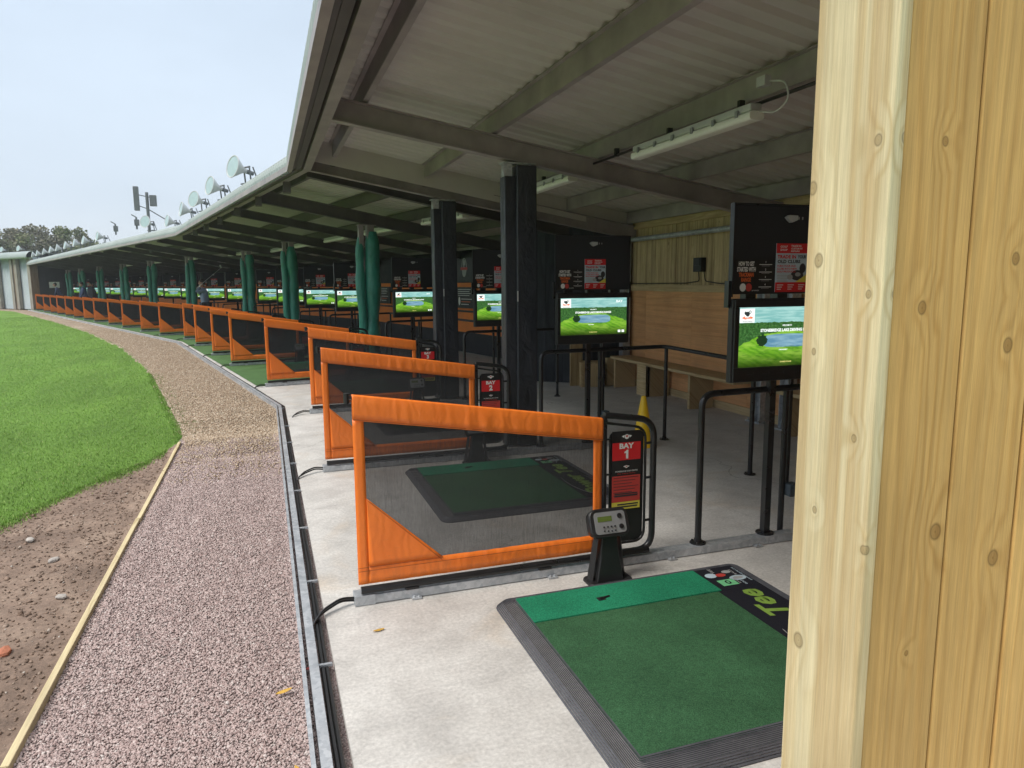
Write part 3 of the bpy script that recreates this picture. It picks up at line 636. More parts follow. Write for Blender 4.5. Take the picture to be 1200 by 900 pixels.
# ------------------------------------------------------------------ bay dividers (fabric windbreak + sign frame)
FW = 1.325; ZT0, ZT1, ZB = 1.07, .865, .11
def ztop(x): return ZT0 + (ZT1 - ZT0) * x / FW
def wr(x, z, k=1):   # soft folds in the fabric
    return k * (.0038 * noise.noise(Vector((x * 22, z * 2.2, 1))) + .005 * noise.noise(Vector((x * 5, z * 1.5, 5))))
def make_divider():
    r = thing('bay_divider', 'x', 'divider', (0, 0, 0), 0, 'orange bay dividers along the row')
    mb = MB()
    # top sleeve, wrapped over the pole, slightly pulled out of line
    def top(u, v):
        x = -.01 + (FW + .012) * u; zt = ztop(x); prof = [(-.014, -.125), (-.015, -.09), (-.016, -.05), (-.016, -.02), (-.012, -.005), (0, 0), (.012, -.005), (.016, -.02), (.015, -.07), (.012, -.125)]
        i = v * 9; k = min(8, int(i)); f = i - k; dy = prof[k][0] * (1 - f) + prof[k + 1][0] * f; dz = prof[k][1] * (1 - f) + prof[k + 1][1] * f
        return (x, dy + wr(x, zt + dz, 1.2 * min(1, abs(dz) * 12)), zt + dz)
    mb.grid(150, 9, top)
    def strip(x0, x1, z0, z1, nx, nz, yo=0):
        mb.grid(nx, nz, lambda u, v: ((x0(v) + (x1(v) - x0(v)) * u), yo - .006 + wr(x0(v) + (x1(v) - x0(v)) * u, v), z0(u) + (z1(u) - z0(u)) * v))
    zl = ztop(0) - .12
    strip(lambda v: -.012 + .012 * (1 - v) * 0, lambda v: .042, lambda u: ZB, lambda u: zl, 3, 30)                      # left border
    strip(lambda v: FW - .052, lambda v: FW, lambda u: ZB, lambda u: ztop(FW) - .12, 3, 24)       # right border
    strip(lambda v: .042, lambda v: FW - .052, lambda u: ZB, lambda u: ZB + .095, 110, 3)          # bottom border
    mb.grid(12, 12, lambda u, v: (.042 + .378 * u * (1 - v), -.0095 + .0015 * noise.noise(Vector((u * 3, v * 3, 2))), ZB + .092 + .35 * v))  # corner gusset
    o = mb.build('fabric', 'fabric', r, smooth=True, solid=.003, fix=False)
    # seams
    sm = MB()
    def seam(p, q): sm.bar(p, q, .0012, .0024)
    seam((-.008, -.0175, ztop(0) - .118), (FW, -.0175, ztop(FW) - .118)); seam((.045, -.0145, .543), (.415, -.0145, ZB + .078))
    seam((-.01, -.013, ZB + .07), (FW, -.013, ZB + .07)); seam((-.01, -.013, ZB + .088), (.42, -.013, ZB + .088)); seam((.036, -.0135, ZB + .02), (.036, -.0135, zl))
    sm.build('stitching', 'stitch', o)
    mb = MB()
    pl = [(.040, ZB + .083), (FW - .05, ZB + .083), (FW - .05, ztop(FW) - .115), (.040, ztop(0) - .115)]
    mb.grid(20, 8, lambda u, v: (pl[0][0] + (pl[1][0] - pl[0][0]) * u, -.001 + .003 * noise.noise(Vector((u * 4, v * 3, 9))),
                                 (pl[0][1] * (1 - v) + (pl[3][1] * (1 - u) + pl[2][1] * u) * v)))
    mb.build('mesh_panel', 'mesh_fab', r, smooth=True)
    MB().tube([(-.03, 0, ztop(-.03) - .016), (FW + .03, 0, ztop(FW + .03) - .016)], .010).build('pole', 'black_metal', r, smooth=True)
    mb = MB(); mb.tube([(-.035, 0, ztop(-.03) - .045), (-.035, 0, ztop(-.03) + .004)], .014); o = mb.build('clip', 'black_plastic', r, smooth=True)
    mb = MB(); mb.tube([(0, -.002, .078), (FW + .3, -.002, .078)], .019, 12)
    for x in (.22, .95): mb.box(x, x + .07, -.02, .016, .052, .064)
    mb.build('base_tube', 'black_metal', r, smooth=True)
    # sign frame
    fx0, fx1, fz0, fz1 = FW + .018, FW + .33, .075, .865
    pts = [(fx0, .012, fz0), (fx0, .012, fz1 + .012), (fx1, .012, fz1 - .035), (fx1, .012, fz0), (fx0, .012, fz0)]
    mb = MB(); mb.tube(fillet(pts[1:2] + [(fx1, .012, fz1 - .035), (fx1, .012, fz0), (fx0, .012, fz0)], .10, 7), .019, 10)
    mb.tube([(fx0, .012, fz0 - .02), (fx0, .012, fz1 + .012)], .019, 10)
    mb.tube(fillet([(fx0, .006, fz1 - .03), (fx1 - .055, .006, fz1 - .075), (fx1 - .055, .006, fz0 + .06), (fx0, .006, fz0 + .06)], .07, 6), .008, 8)
    for z in (.25, .50, .70):
        mb.tube([(fx1 - .057, .006, z), (fx1 - .01, .012, z)], .008, 8); mb.tube([(fx0, .012, z + .04), (fx0 + .04, .006, z + .04)], .006, 6)
    fr = mb.build('sign_frame', 'black_metal', r, smooth=True)
    mb = MB(); poly = rrect(fx0 + .035, fx1 - .062, fz0 + .065, fz1 - .09, .03, 3)
    mb.prism(poly, lambda a, b: (a, .014, b), lambda a, b: (a, .018, b)); mb.build('backing_sheet', 'black_plastic', fr)
    sx0, sx1 = FW + .068, FW + .245; F = lambda dy: (lambda a, b: (a, dy, b)); mb = MB()
    mb.m = 0; mb.box(sx0, sx1, .006, .010, .33, .78)
    mb.m = 1; mb.box(sx0 + .001, sx1 - .001, .0045, .006, .615, .715)
    mb.m = 2; mb.box(sx0 + .001, sx1 - .001, .0045, .006, .375, .525)
    mb.m = 3; mb.box(sx0 + .001, sx1 - .001, .0045, .006, .332, .374)
    cx = (sx0 + sx1) / 2
    def tx(body, x, z, w=None, h=None, bold=.02, m=4): mb.m = m; add_text(mb, body, lambda a, b: (x + a, .0032, z + b), w, h, bold)
    tx('BAY', cx, .696, .090, .031, .04); tx('STONEBRIDGE GOLF CENTRE', cx, .552, .14, .008, .01); tx('Bay Safety Rules', cx, .538, .11, .008, .01, 2)
    for i in range(7):
        mb.m = 5; z = .515 - .017 * i; mb.box(sx0 + .01, sx1 - .012 - .02 * ((i * 7) % 3), .0038, .0045, z - .0016, z + .0016)
    mb.box(sx0 + .016, sx1 - .016, .0036, .0045, .418, .425); mb.box(sx0 + .016, sx1 - .016, .0036, .0045, .405, .412)
    mb.m = 5; mb.box(sx0 + .035, sx1 - .012, .0038, .0045, .356, .364); mb.box(sx0 + .03, sx1 - .016, .0038, .0045, .342, .350)
    # little emblem: ring with spread wings and a crest
    for cz, s in ((.748, 1.0), (.577, .6)):
        mb.m = 4; mb.add([(cx + s * .014 * cos(k * pi / 6), .0040, cz + s * .014 * sin(k * pi / 6)) for k in range(12)], [tuple(range(12))])
        mb.m = 2; mb.add([(cx + s * .008 * cos(k * pi / 6), .0034, cz + s * .003 + s * .006 * sin(k * pi / 6)) for k in range(12)], [tuple(range(12))])
        mb.m = 4
        for sg in (-1, 1): mb.add([(cx + sg * s * .013, .0039, cz + s * .010), (cx + sg * s * .032, .0039, cz + s * .004), (cx + sg * s * .018, .0039, cz - s * .006)], [(0, 1, 2)])
    mb.build('sign', ['notice_black', 'red_print', 'soft_red_print', 'yellow_print', 'white_print', 'dark_print'], fr, fix=False)
    return r, fr, cx
div0, fr0, sign_cx = make_divider()
def numeral(k, frame):
    mb = MB()
    if k == 1: P1 = [(-.004, -.025), (.010, -.025), (.010, .025), (.0, .025), (-.006, .018), (-.014, .014), (-.014, .005), (-.004, .009)]; mb.add([(sign_cx + a, .003, .648 + b) for a, b in P1], [(2, 3, 4, 7), (4, 5, 6, 7), (0, 1, 2, 7)])
    else: add_text(mb, str(k), lambda a, b: (sign_cx + a, .003, .648 + b), None, .050, .05)
    mb.build('numeral', 'white_print', frame, fix=False)
NEAR_LAB = {0: 'nearest orange and black mesh divider, with BAY 1 sign', 1: 'second orange divider, with BAY 2 sign', 2: 'third orange divider, with BAY 3 sign beside black column'}
dividers = []
for k, (p, a) in enumerate(BAYS):
    far = k >= 8
    o = div0 if k == 0 else copy_tree(div0, None, ('stitching',) if k > 3 else ())
    o.location = (p.x, p.y, 0); o.rotation_euler.z = a
    lab = NEAR_LAB.get(k, 'orange bay divider with mesh window, %s in the row from the camera' % ORD[k])
    if k == 19: lab = 'smallest and farthest orange divider, last of the row beside the timber end wall'
    o['label'] = lab; dividers.append(o)
    if k:
        for ch in bpy.data.objects:
            if ch.parent == o and ch.name.startswith('sign_frame') and k < 6: numeral(k + 1, ch)
numeral(1, fr0)

# floor channels under the dividers + feed cables
def make_channel():
    r = thing('floor_channel', 'x', 'steel channel', (0, 0, 0), 0, 'galvanised floor channels under the dividers')
    mb = MB(); poly = [(0, 0), (.078, 0), (.078, .05), (.062, .05), (.062, .046), (.016, .046), (.016, .05), (0, .05)]
    mb.prism([(0, .004), (.078, .004), (.078, .05), (0, .05)], lambda a, b: (-.03, a, b), lambda a, b: (2.68, a, b))
    mb.build('channel', 'galv', r, bevel=.003)
    mb = MB(); mb.box(-.034, .07, -.004, .082, .002, .054); mb.build('end_cap', 'galv', r, bevel=.002)
    mb = MB()
    for x in (.25, 1.0, 1.75, 2.35): mb.box(x, x + .05, -.025, -.001, .003, .012); mb.tube([(x + .012, -.014, .01), (x + .012, -.014, .02)], .006, 6); mb.tube([(x + .036, -.014, .01), (x + .036, -.014, .02)], .006, 6)
    mb.build('fixing', 'galv', r)
    return r
chan0 = make_channel()
for k, (p, a) in enumerate(BAYS):
    o = chan0 if k == 0 else copy_tree(chan0, None, ('fixing',) if k > 4 else ())
    o.location = (p.x, p.y - (.012 if k == 0 else .012), .008 if k > 3 else 0); o.rotation_euler.z = a
    o['label'] = 'galvanised floor channel under the %s orange divider' % (ORD[k] if k < 19 else 'farthest')
    if k < 9:
        mb = MB()
        for dz, dy in ((0, 0), (-.018, .012)):
            pts = [(-.032, .03 + dy, .036 + dz), (-.10, .015 + dy, .05 + dz), (-.19, -.05 + dy, .035 + dz), (-.245, -.14 + dy, .012), (-.26, -.20 + dy, -.02)]
            mb.tube(fillet(pts, .03, 3), .006, 6)
        c = mb.build('cable_pair', 'cable', None, smooth=True); c.location = (p.x, p.y - .012, 0); c.rotation_euler.z = a
        tag(c, 'pair of black cables looping from the %s floor channel into the tray' % ORD[k], 'cable', 'cable pairs from channels to tray')

# ------------------------------------------------------------------ ball dispensing consoles
def make_console():
    r = thing('tee_console', 'x', 'console', (0, 0, 0), 0, 'black ball tee consoles')
    # foot flange and tapering leg
    mb = MB(); mb.prism(rrect(-.125, .135, -.05, .085, .035, 5), lambda a, b: (a, b, 0), lambda a, b: (a * .97, b * .95, .016)); mb.build('foot', 'black_plastic', r, bevel=.004)
    mb = MB()
    def ring(z, w, y0, y1): return [(-w, y0, z), (w, y0, z), (w, y1, z), (-w, y1, z)]
    lv = [ring(.012, .080, -.03, .055), ring(.14, .055, -.015, .05), ring(.29, .042, -.005, .045)]
    vs = [q for l in lv for q in l]; fs = [(0, 3, 2, 1), (8, 9, 10, 11)]
    for i in (0, 4): fs += [(i + j, i + (j + 1) % 4, i + 4 + (j + 1) % 4, i + 4 + j) for j in range(4)]
    mb.add(vs, fs); mb.build('leg', 'black_plastic', r, bevel=.006)
    mb = MB(); 
    for s in (-1, 1):   # side ribs that flare to the foot
        mb.add([(s * .095, .0, .012), (s * .058, -.0, .30), (s * .070, .02, .30), (s * .112, .03, .012), (s * .095, .05, .012), (s * .058, .05, .30)], [(0, 1, 2, 3), (3, 2, 5, 4), (0, 4, 5, 1)])
    mb.build('side_rib', 'black_plastic', r, solid=.006)
    # rounded head, tilted back
    hd = MB(); poly = rrect(-.115, .115, 0, .155, .045, 5); T = Matrix.Translation((0, -.035, .262)) @ Matrix.Rotation(radians(-22), 4, 'X')
    f = lambda y, s: (lambda a, b: tuple(T @ Vector((a * s, y, .078 + (b - .078) * s))))
    hd.prism(poly, f(0, .97), f(.012, 1)); hd.prism(poly, f(.012, 1), f(.075, .9)); h = hd.build('head', 'black_plastic', r, smooth=True, bevel=.004)
    mb = MB(); mb.prism(rrect(-.088, .092, .02, .135, .018, 4), f(-.004, 1), f(.0, 1)); mb.build('face_plate', 'panel_grey', h)
    mb = MB(); mb.prism([(-.07, .085), (.012, .085), (.012, .112), (-.07, .112)], f(-.006, 1), f(-.003, 1)); mb.build('display', 'lcd', h)
    mb = MB()
    for cx, cz, rr in ((.058, .108, .013), (.062, .052, .013), (-.040, .056, .0045), (-.018, .056, .0045), (.003, .056, .0045), (.024, .056, .0045), (-.040, .036, .004), (-.018, .034, .004), (.003, .032, .004), (.024, .034, .004)):
        mb.prism([(cx + rr * cos(k * pi / 5), cz + rr * sin(k * pi / 5)) for k in range(10)], f(-.011, 1), f(-.003, 1))
    mb.build('buttons', 'black_plastic', h)
    return r
con0 = make_console()
for k in range(6):
    p, a = BAYS[k]; o = con0 if k == 0 else copy_tree(con0)
    q = p + Vector((cos(a) * 1.29 + sin(a) * .17, sin(a) * 1.29 - cos(a) * .17)); o.location = (q.x, q.y, 0); o.rotation_euler.z = a
    o['label'] = ['black ball tee console with grey keypad in front of the BAY 1 sign', 'black tee console seen through the nearest mesh, by the BAY 2 sign', 'black tee console seen through the second mesh, by the BAY 3 sign',
                  'black tee console at the fourth divider', 'black tee console at the fifth divider', 'black tee console at the sixth divider'][k]

# ------------------------------------------------------------------ hitting mats
def make_mat():
    r = thing('hitting_mat', 'x', 'mat', (0, 0, 0), 0, 'rubber edged hitting mats')
    X0, X1, Y0, Y1 = 0, 1.44, 0, 1.43      # local
    gx0, gx1, gy0, gy1 = .11, 1.38, .13, 1.39
    mb = MB()
    outer = rrect(X0, X1, Y0, Y1, .07, 5); inner = [(min(max(a, gx0), gx1), min(max(b, gy0), gy1)) for a, b in outer]
    n = len(outer)
    # sloped rubber border with real ribs along its length
    steps = 15
    for i in range(steps):
        t0_, t1_ = i / steps, (i + 1) / steps; tm = (t0_ * .4 + t1_ * .6)
        def L(t, z): return [(outer[j][0] * (1 - t) + inner[j][0] * t, outer[j][1] * (1 - t) + inner[j][1] * t, z) for j in range(n)]
        za = .004 + .021 * min(1, t0_ * 3); zb = .004 + .021 * min(1, t1_ * 3)
        r0, r1, r2 = L(t0_, za), L(tm, zb), L(t1_, zb - (.0035 if i < steps - 1 else 0))
        for A_, B_ in ((r0, r1), (r1, r2)):
            mb.add(A_ + B_, [(j, (j + 1) % n, n + (j + 1) % n, n + j) for j in range(n)])
    mb.add([(x, y, .0) for x, y in outer] + [(x, y, .004) for x, y in outer], [(j, (j + 1) % n, n + (j + 1) % n, n + j) for j in range(n)])
    mb.build('rubber_border', 'rubber', r, fix=False)
    MB().box(gx0, 1.115, gy0, 1.125, .004, .026).build('turf', 'mat_dark', r)
    ls = MB().box(gx0, 1.135, 1.127, gy1, .004, .031).build('turf_strip', 'mat_light', r)
    mb = MB(); mb.box(.49, .53, 1.225, 1.26, .031, .033); mb.tube([(.515, 1.245, .03), (.515, 1.245, .036)], .012, 10); mb.tube([(.56, 1.255, .033), (.50, 1.238, .035)], .006, 6); mb.build('tee', 'black_plastic', ls)
    mb = MB(); mb.box(1.117, gx1, gy0, 1.125, .004, .0262); mb.box(1.137, gx1, 1.127, gy1, .004, .0262); o = mb.build('black_strip', 'mat_black', r)
    mb = MB(); c = 1.252; fl = lambda cx, cy, z: (lambda a, b: (cx - b, cy + a, z))
    mb.m = 0; add_text(mb, 'Power Tee', fl(c, .655, .0282), .88, .135, .03, 'CENTER', .25)
    for k in range(40):        # swoosh ring round the lettering
        a0, a1 = radians(60 + k * 6.0), radians(60 + (k + 1) * 6.0)
        if k > 46: break
        P4 = [(c + .118 * sin(a0), .52 + .34 * cos(a0)), (c + .118 * sin(a1), .52 + .34 * cos(a1)), (c + (.118 - .012 * (1 - abs(k - 20) / 24)) * sin(a1), .52 + .328 * cos(a1)), (c + (.118 - .012 * (1 - abs(k - 20) / 24)) * sin(a0), .52 + .328 * cos(a0))]
        mb.m = 1; mb.add([(x, y, .0280) for x, y in P4], [(0, 1, 2, 3)])
    def disc(cx, cy, rx, ry, m, z): mb.m = m; mb.add([(cx + rx * cos(t_ * pi / 8), cy + ry * sin(t_ * pi / 8), z) for t_ in range(16)], [tuple(range(16))])
    mb.m = 3; mb.add([(1.18, 1.165, .028), (1.275, 1.165, .028), (1.275, 1.235, .028), (1.18, 1.235, .028)], [(0, 1, 2, 3)]); disc(1.228, 1.2, .016, .022, 2, .0292); disc(1.228, 1.2, .007, .012, 3, .0296)
    disc(1.315, 1.235, .05, .03, 4, .028); disc(1.315, 1.235, .03, .017, 1, .0290); disc(1.19, 1.30, .034, .028, 4, .0282); disc(1.245, 1.29, .030, .02, 5, .0288); disc(1.30, 1.32, .028, .018, 1, .0282)
    add_text(mb, 'TEE', fl(1.225, 1.35, .0284), .06, .018, .02); add_text(mb, 'BALLS', fl(1.33, 1.305, .0288), .07, .014, .02); mb.m = 1; add_text(mb, 'RANGE', fl(1.285, 1.20, .0290), .06, .012, .02)
    mb.m = 4; add_text(mb, 'GOLF', fl(1.31, 1.175, .0282), .05, .014, .02); add_text(mb, 'WWW.POWERTEE.COM', fl(1.365, 1.27, .0282), .18, .011, .02)
    mb.build('lettering', ['lime_print', 'grey_print', 'mat_black', 'mint_print', 'blue_print', 'soft_red_print'], o, fix=False)
    return r
mat0 = make_mat()
for k in range(5):
    p, a = BAYS[k]; o = mat0 if k == 0 else copy_tree(mat0, None, () if k < 2 else ('lettering',))
    q = p + Vector((cos(a) * .62 + sin(a) * 1.65, sin(a) * .62 - cos(a) * 1.65)); o.location = (q.x, q.y, .008 if k > 3 else 0.001); o.rotation_euler.z = a
    o['label'] = ['large green hitting mat with rubber border in the nearest bay', 'green hitting mat seen through the nearest divider mesh', 'green hitting mat between second and third dividers',
                  'green hitting mat between third and fourth dividers', 'green hitting mat between fourth and fifth dividers'][k]

# ------------------------------------------------------------------ handrails
def make_rail():
    r = thing('handrail', 'x', 'handrail', (0, 0, 0), 0, 'black handrails behind the bays')
    mb = MB()
    mb.tube(fillet([(1.99, .045, .06), (1.99, .045, .95), (3.36, .12, .95), (3.32, -1.33, .94), (3.32, -1.33, .02)], .085, 6), .0195, 12)
    mb.build('top_rail', 'black_metal', r, smooth=True)
    for x, y, z in ((2.62, .085, .0), (3.355, .08, .0)):
        mb = MB(); mb.tube([(x, y, z), (x, y, .945)], .0185, 12); mb.build('post', 'black_metal', r, smooth=True)
    for x, y, z in ((1.99, .045, .05), (2.62, .085, 0), (3.355, .08, 0), (3.32, -1.33, 0)):
        mb = MB(); mb.lathe([(.0, z + .001), (.048, z + .001), (.048, z + .008), (.024, z + .011), (.022, z + .03)], 14, (x, y, 0))
        for q in range(4): mb.tube([(x + .036 * cos(q * pi / 2 + .6), y + .036 * sin(q * pi / 2 + .6), z + .006), (x + .036 * cos(q * pi / 2 + .6), y + .036 * sin(q * pi / 2 + .6), z + .018)], .005, 6)
        mb.build('base_flange', 'black_metal', r)
    return r
rail0 = make_rail()
for k, (p, a) in enumerate(BAYS):
    if k > 9: break
    o = rail0 if k == 0 else copy_tree(rail0)
    o.location = (p.x, p.y, 0); o.rotation_euler.z = a
    o['label'] = ['bent black tubular handrail nearest the camera, right of the BAY 1 sign', 'black tubular handrail turning behind the yellow cone', 'black tubular handrail just left of the thick black column'][k] if k < 3 else 'black tubular handrail beside the %s screen kiosk' % ORD[k]

# ------------------------------------------------------------------ screen kiosks
def make_kiosk():
    r = thing('screen_kiosk', 'x', 'kiosk', (0, 0, 0), 0, 'screen kiosks, one per bay')
    x0, x1 = 2.105, 2.855
    mb = MB(); mb.bar((2.475, .05, .0), (2.475, .05, 2.0), .042, .042, (0, 1, 0)); mb.lathe([(0, .051), (.055, .051), (.055, .060), (0, .062)], 12, (2.475, .05, 0)); mb.build('post', 'black_metal', r)
    mb = MB(); mb.bar((2.665, .10, .33), (2.665, .10, 1.05), .02, .02, (0, 1, 0)); mb.build('conduit', 'black_metal', r)
    mb = MB(); mb.prism(rrect(2.63, 2.70, .27, .35, .01, 3), lambda a, b: (a, .02, b), lambda a, b: (a, .085, b)); mb.box(2.645, 2.685, .01, .02, .32, .345); mb.build('socket_box', 'grey_plastic', r, bevel=.004)
    # upper board
    mb = MB(); mb.box(x0, x1, -.045, -.015, 1.525, 2.02); bd = mb.build('upper_board', 'dark_board', r, bevel=.003)
    mb = MB(); mb.box(x0 - .008, x0, -.050, -.013, 1.51, 2.028); mb.box(x1, x1 + .008, -.050, -.013, 1.51, 2.028); mb.box(x0, x1, -.050, -.013, 2.0205, 2.028); mb.build('edge_trim', 'black_metal', bd)
    mb = MB(); F = lambda a, b: (a, -.0492, b)
    def T(body, x, z, w, h, m, bold=.02, y=-.0492): mb.m = m; add_text(mb, body, lambda a, b: (x + a, y, z + b), w, h, bold)
    mb.m = 0; mb.box(x0 + .012, x0 + .27, -.048, -.0452, 1.535, 1.72)
    T('HOW TO GET', x0 + .085, 1.695, .105, .026, 1, .04); T('STARTED WITH', x0 + .085, 1.664, .125, .026, 1, .04)
    T('TRACKMAN', x0 + .085, 1.634, .10, .024, 2, .04); T('RANGE', x0 + .085, 1.606, .065, .024, 2, .04)
    for sx, m in ((-.020, 1), (.020, 4)):
        mb.m = m; mb.add([(x0 + .085 + sx + .021 * cos(k * pi / 8), -.0491, 1.563 + .023 * sin(k * pi / 8)) for k in range(16)], [tuple(range(16))])
    for i, s in enumerate(('1', '2', '3', '4')):
        z = 1.705 - .042 * i; T(s, x0 + .215, z, None, .011, 1, .03); mb.m = 1; mb.box(x0 + .172, x0 + .258, -.0495, -.0485, z - .016, z - .0125)
        mb.m = 5; mb.box(x0 + .188, x0 + .242, -.0495, -.0485, z - .023, z - .021)
    T('GET STARTED', x0 + .15, 1.545, .05, .006, 1)
    mb.build('notice', ['notice_black', 'white_print', 'orange_print', 'red_print', 'soft_red_print', 'grey_print'], bd, fix=False)
    mb = MB(); px0, px1, pz0, pz1 = x0 + .285, x0 + .50, 1.535, 1.81
    mb.m = 0; mb.box(px0, px1, -.0485, -.0452, pz0, pz1)
    mb.m = 1; mb.box(px0, px1, -.0495, -.0485, pz1 - .055, pz1); mb.box(px0, px1, -.0495, -.0485, pz0, pz0 + .055)
    pc = (px0 + px1) / 2
    T('TRADE IN', pc - .035, pz1 - .075, .13, .020, 1, .04, -.0498); T('YOUR', pc + .072, pz1 - .075, .06, .020, 2, .04, -.0498); T('OLD CLUBS', pc - .018, pz1 - .102, .16, .020, 2, .04, -.0498)
    T('TURN YOUR OLD', pc - .035, pz1 - .127, .13, .011, 1, .03, -.0498); T('CLUBS INTO NEW', pc - .030, pz1 - .143, .14, .011, 1, .03, -.0498); T('GOLF PRODUCTS', pc - .035, pz1 - .159, .13, .011, 1, .03, -.0498)
    T('GOLF', px0 + .05, pz1 - .018, .05, .012, 3, .03, -.0502); T('SHOP', px0 + .05, pz1 - .036, .05, .012, 3, .03, -.0502); T('TRADE IN', px0 + .135, pz1 - .014, .07, .011, 3, .03, -.0502); T('CUSTOM FIT', px0 + .14, pz1 - .029, .08, .010, 3, .03, -.0502); T('REPAIRS', px0 + .13, pz1 - .043, .06, .009, 3, .03, -.0502)
    for i in range(3):
        for j in range(3): mb.m = 3; mb.box(px0 + .012 + .075 * i, px0 + .055 + .075 * i - .008 * j, -.0502, -.0496, pz0 + .038 - .012 * j, pz0 + .042 - .012 * j)
    for i in range(5): mb.m = 5; mb.box(px0 + .012, px0 + .085 - .006 * (i % 2), -.0500, -.0486, pz1 - .182 - .009 * i, pz1 - .179 - .009 * i)
    def blob(cx, cz, rx, rz, m, y): mb.m = m; mb.add([(cx + rx * cos(k * pi / 8), y, cz + rz * sin(k * pi / 8)) for k in range(16)], [tuple(range(16))])
    blob(px1 - .065, pz0 + .095, .045, .030, 2, -.0497); blob(px1 - .028, pz0 + .135, .022, .028, 2, -.0499); blob(px1 - .115, pz0 + .085, .020, .015, 5, -.0500); blob(px1 - .06, pz0 + .10, .02, .012, 5, -.0502)
    mb.m = 4; mb.add([(px1 - .075, -.0503, pz0 + .056), (px1, -.0503, pz0 + .056), (px1, -.0503, pz0 + .10)], [(0, 1, 2)])
    mb.build('poster', ['blue_print', 'red_print', 'dark_print', 'white_print', 'yellow_print', 'grey_print'], bd, fix=False)
    mb = MB(); mb.prism([(x0 + .33, 1.955), (x0 + .35, 1.935), (x0 + .365, 1.925), (x0 + .405, 1.94), (x0 + .405, 1.965), (x0 + .35, 1.967)], lambda a, b: (a, -.075, b), lambda a, b: (a, -.0452, b)); mb.build('sensor', 'lamp_shell', bd, bevel=.003)
    mb = MB(); mb.box(x0 + .43, x0 + .436, -.049, -.0452, 1.945, 1.96); mb.box(x0 + .455, x0 + .461, -.049, -.0452, 1.945, 1.96); mb.build('socket', 'grey_print', bd)
    # brackets between board and screen
    for x in (x0 + .10, x0 + .32, x0 + .56): MB().box(x, x + .07, -.03, .02, 1.497, 1.527).build('bracket', 'black_metal', r)
    for x in (x0 - .022, x1 + .004): MB().box(x, x + .018, -.04, .0, 1.45, 1.60).build('bracket', 'black_metal', r)
    # screen cabinet
    cz0, cz1 = 1.022, 1.500; cx0, cx1 = x0 - .005, x1 - .005
    mb = MB(); mb.box(cx0, cx1, -.06, -.015, cz0, cz1); mb.box(cx0 + .06, cx1 - .06, -.015, .04, cz0 + .06, cz1 - .06)
    cab = mb.build('cabinet', 'black_plastic', r, bevel=.008)
    mb = MB(); mb.box(cx0 + .008, cx1 - .008, -.076, -.061, SZ1 + .006, cz1 - .006); mb.box(cx0 + .008, cx1 - .008, -.076, -.061, cz0 + .006, SZ0 - .006)
    mb.box(cx0 + .008, SX0 - .006, -.076, -.061, SZ0 - .006, SZ1 + .006); mb.box(SX1 + .006, cx1 - .008, -.076, -.061, SZ0 - .006, SZ1 + .006); mb.build('bezel', 'black_plastic', cab, bevel=.004)
    mb = MB()
    for i in range(6): x = cx0 + .10 + i * .105; mb.box(x, x + .035, -.078, -.0765, cz0 + .045, cz0 + .049); mb.box(x + .045, x + .05, -.078, -.0765, cz0 + .045, cz0 + .06)
    mb.build('vent', 'dark_print', cab)
    MB().box(SX0 - .006, SX1 + .006, -.066, -.061, SZ0 - .006, SZ1 + .006).build('display', 'screen', cab)
    mb = MB(); W = SX1 - SX0; Hh = SZ1 - SZ0
    def S(u, v): return (SX0 + u * W, SZ0 + v * Hh)
    def TT(body, u, v, w, h, m, bold=.03): mb.m = m; x, z = S(u, v); add_text(mb, body, lambda a, b: (x + a, -.0672, z + b), w * W, h * Hh, bold)
    def Q(u0, u1, v0, v1, m, y=-.0668): mb.m = m; a, b = S(u0, v0); c, d = S(u1, v1); mb.add([(a, y, b), (c, y, b), (c, y, d), (a, y, d)], [(0, 1, 2, 3)])
    Q(.0, .150, .755, .998, 0); TT('STONEBRIDGE LAKE DRIVING RANGE', .49, .615, .55, .055, 0, .045); TT('WELCOME TO', .49, .695, .10, .03, 0); TT('POWERED BY RANGE', .49, .055, .12, .024, 3)
    Q(.875, .915, .03, .10, 0); Q(.935, .975, .03, .10, 0); TT('BAY', .895, .92, .10, .07, 0)
    TT('NEARBY', .46, .27, .09, .02, 0)
    # club emblem: red arc lettering under a dark bird-like swirl
    TT('golf', .078, .835, .055, .045, 1, .05); TT('DRIVING RANGE', .078, .775, .10, .014, 2)
    x, z = S(.078, .905)
    for dx, dz, rx, rz, m in ((0, 0, .014, .014, 2), (.016, .011, .009, .009, 2), (-.014, .005, .008, .010, 2), (.016, .011, .005, .005, 0)):
        mb.m = m; mb.add([(x + dx + rx * cos(k * pi / 6), -.0670 - (.0004 if m == 0 else 0), z + dz + rz * sin(k * pi / 6)) for k in range(12)], [tuple(range(12))])
    mb.m = 1
    for sg in (-1, 1): mb.add([(x + sg * .018, -.067, z - .012), (x + sg * .040, -.067, z - .022), (x + sg * .018, -.067, z - .030)], [(0, 1, 2)])
    mb.build('lettering', ['screen_white', 'screen_red', 'screen_dark', 'screen_yellow'], cab, fix=False)
    return r
kio0 = make_kiosk()
for k, (p, a) in enumerate(BAYS):
    o = kio0 if k == 0 else copy_tree(kio0, None, () if k < 5 else ('vent', 'bracket', 'edge_trim', 'conduit', 'socket_box', 'socket'))
    o.location = (p.x, p.y, 0); o.rotation_euler.z = a
    o['label'] = ('largest screen kiosk, partly hidden behind the pale timber wall' if k == 0 else 'screen kiosk with golf picture right of the thick black column' if k == 1 else
                  'screen kiosk between the two black columns' if k == 2 else 'screen kiosk with golf picture, %s from the camera' % ORD[k])

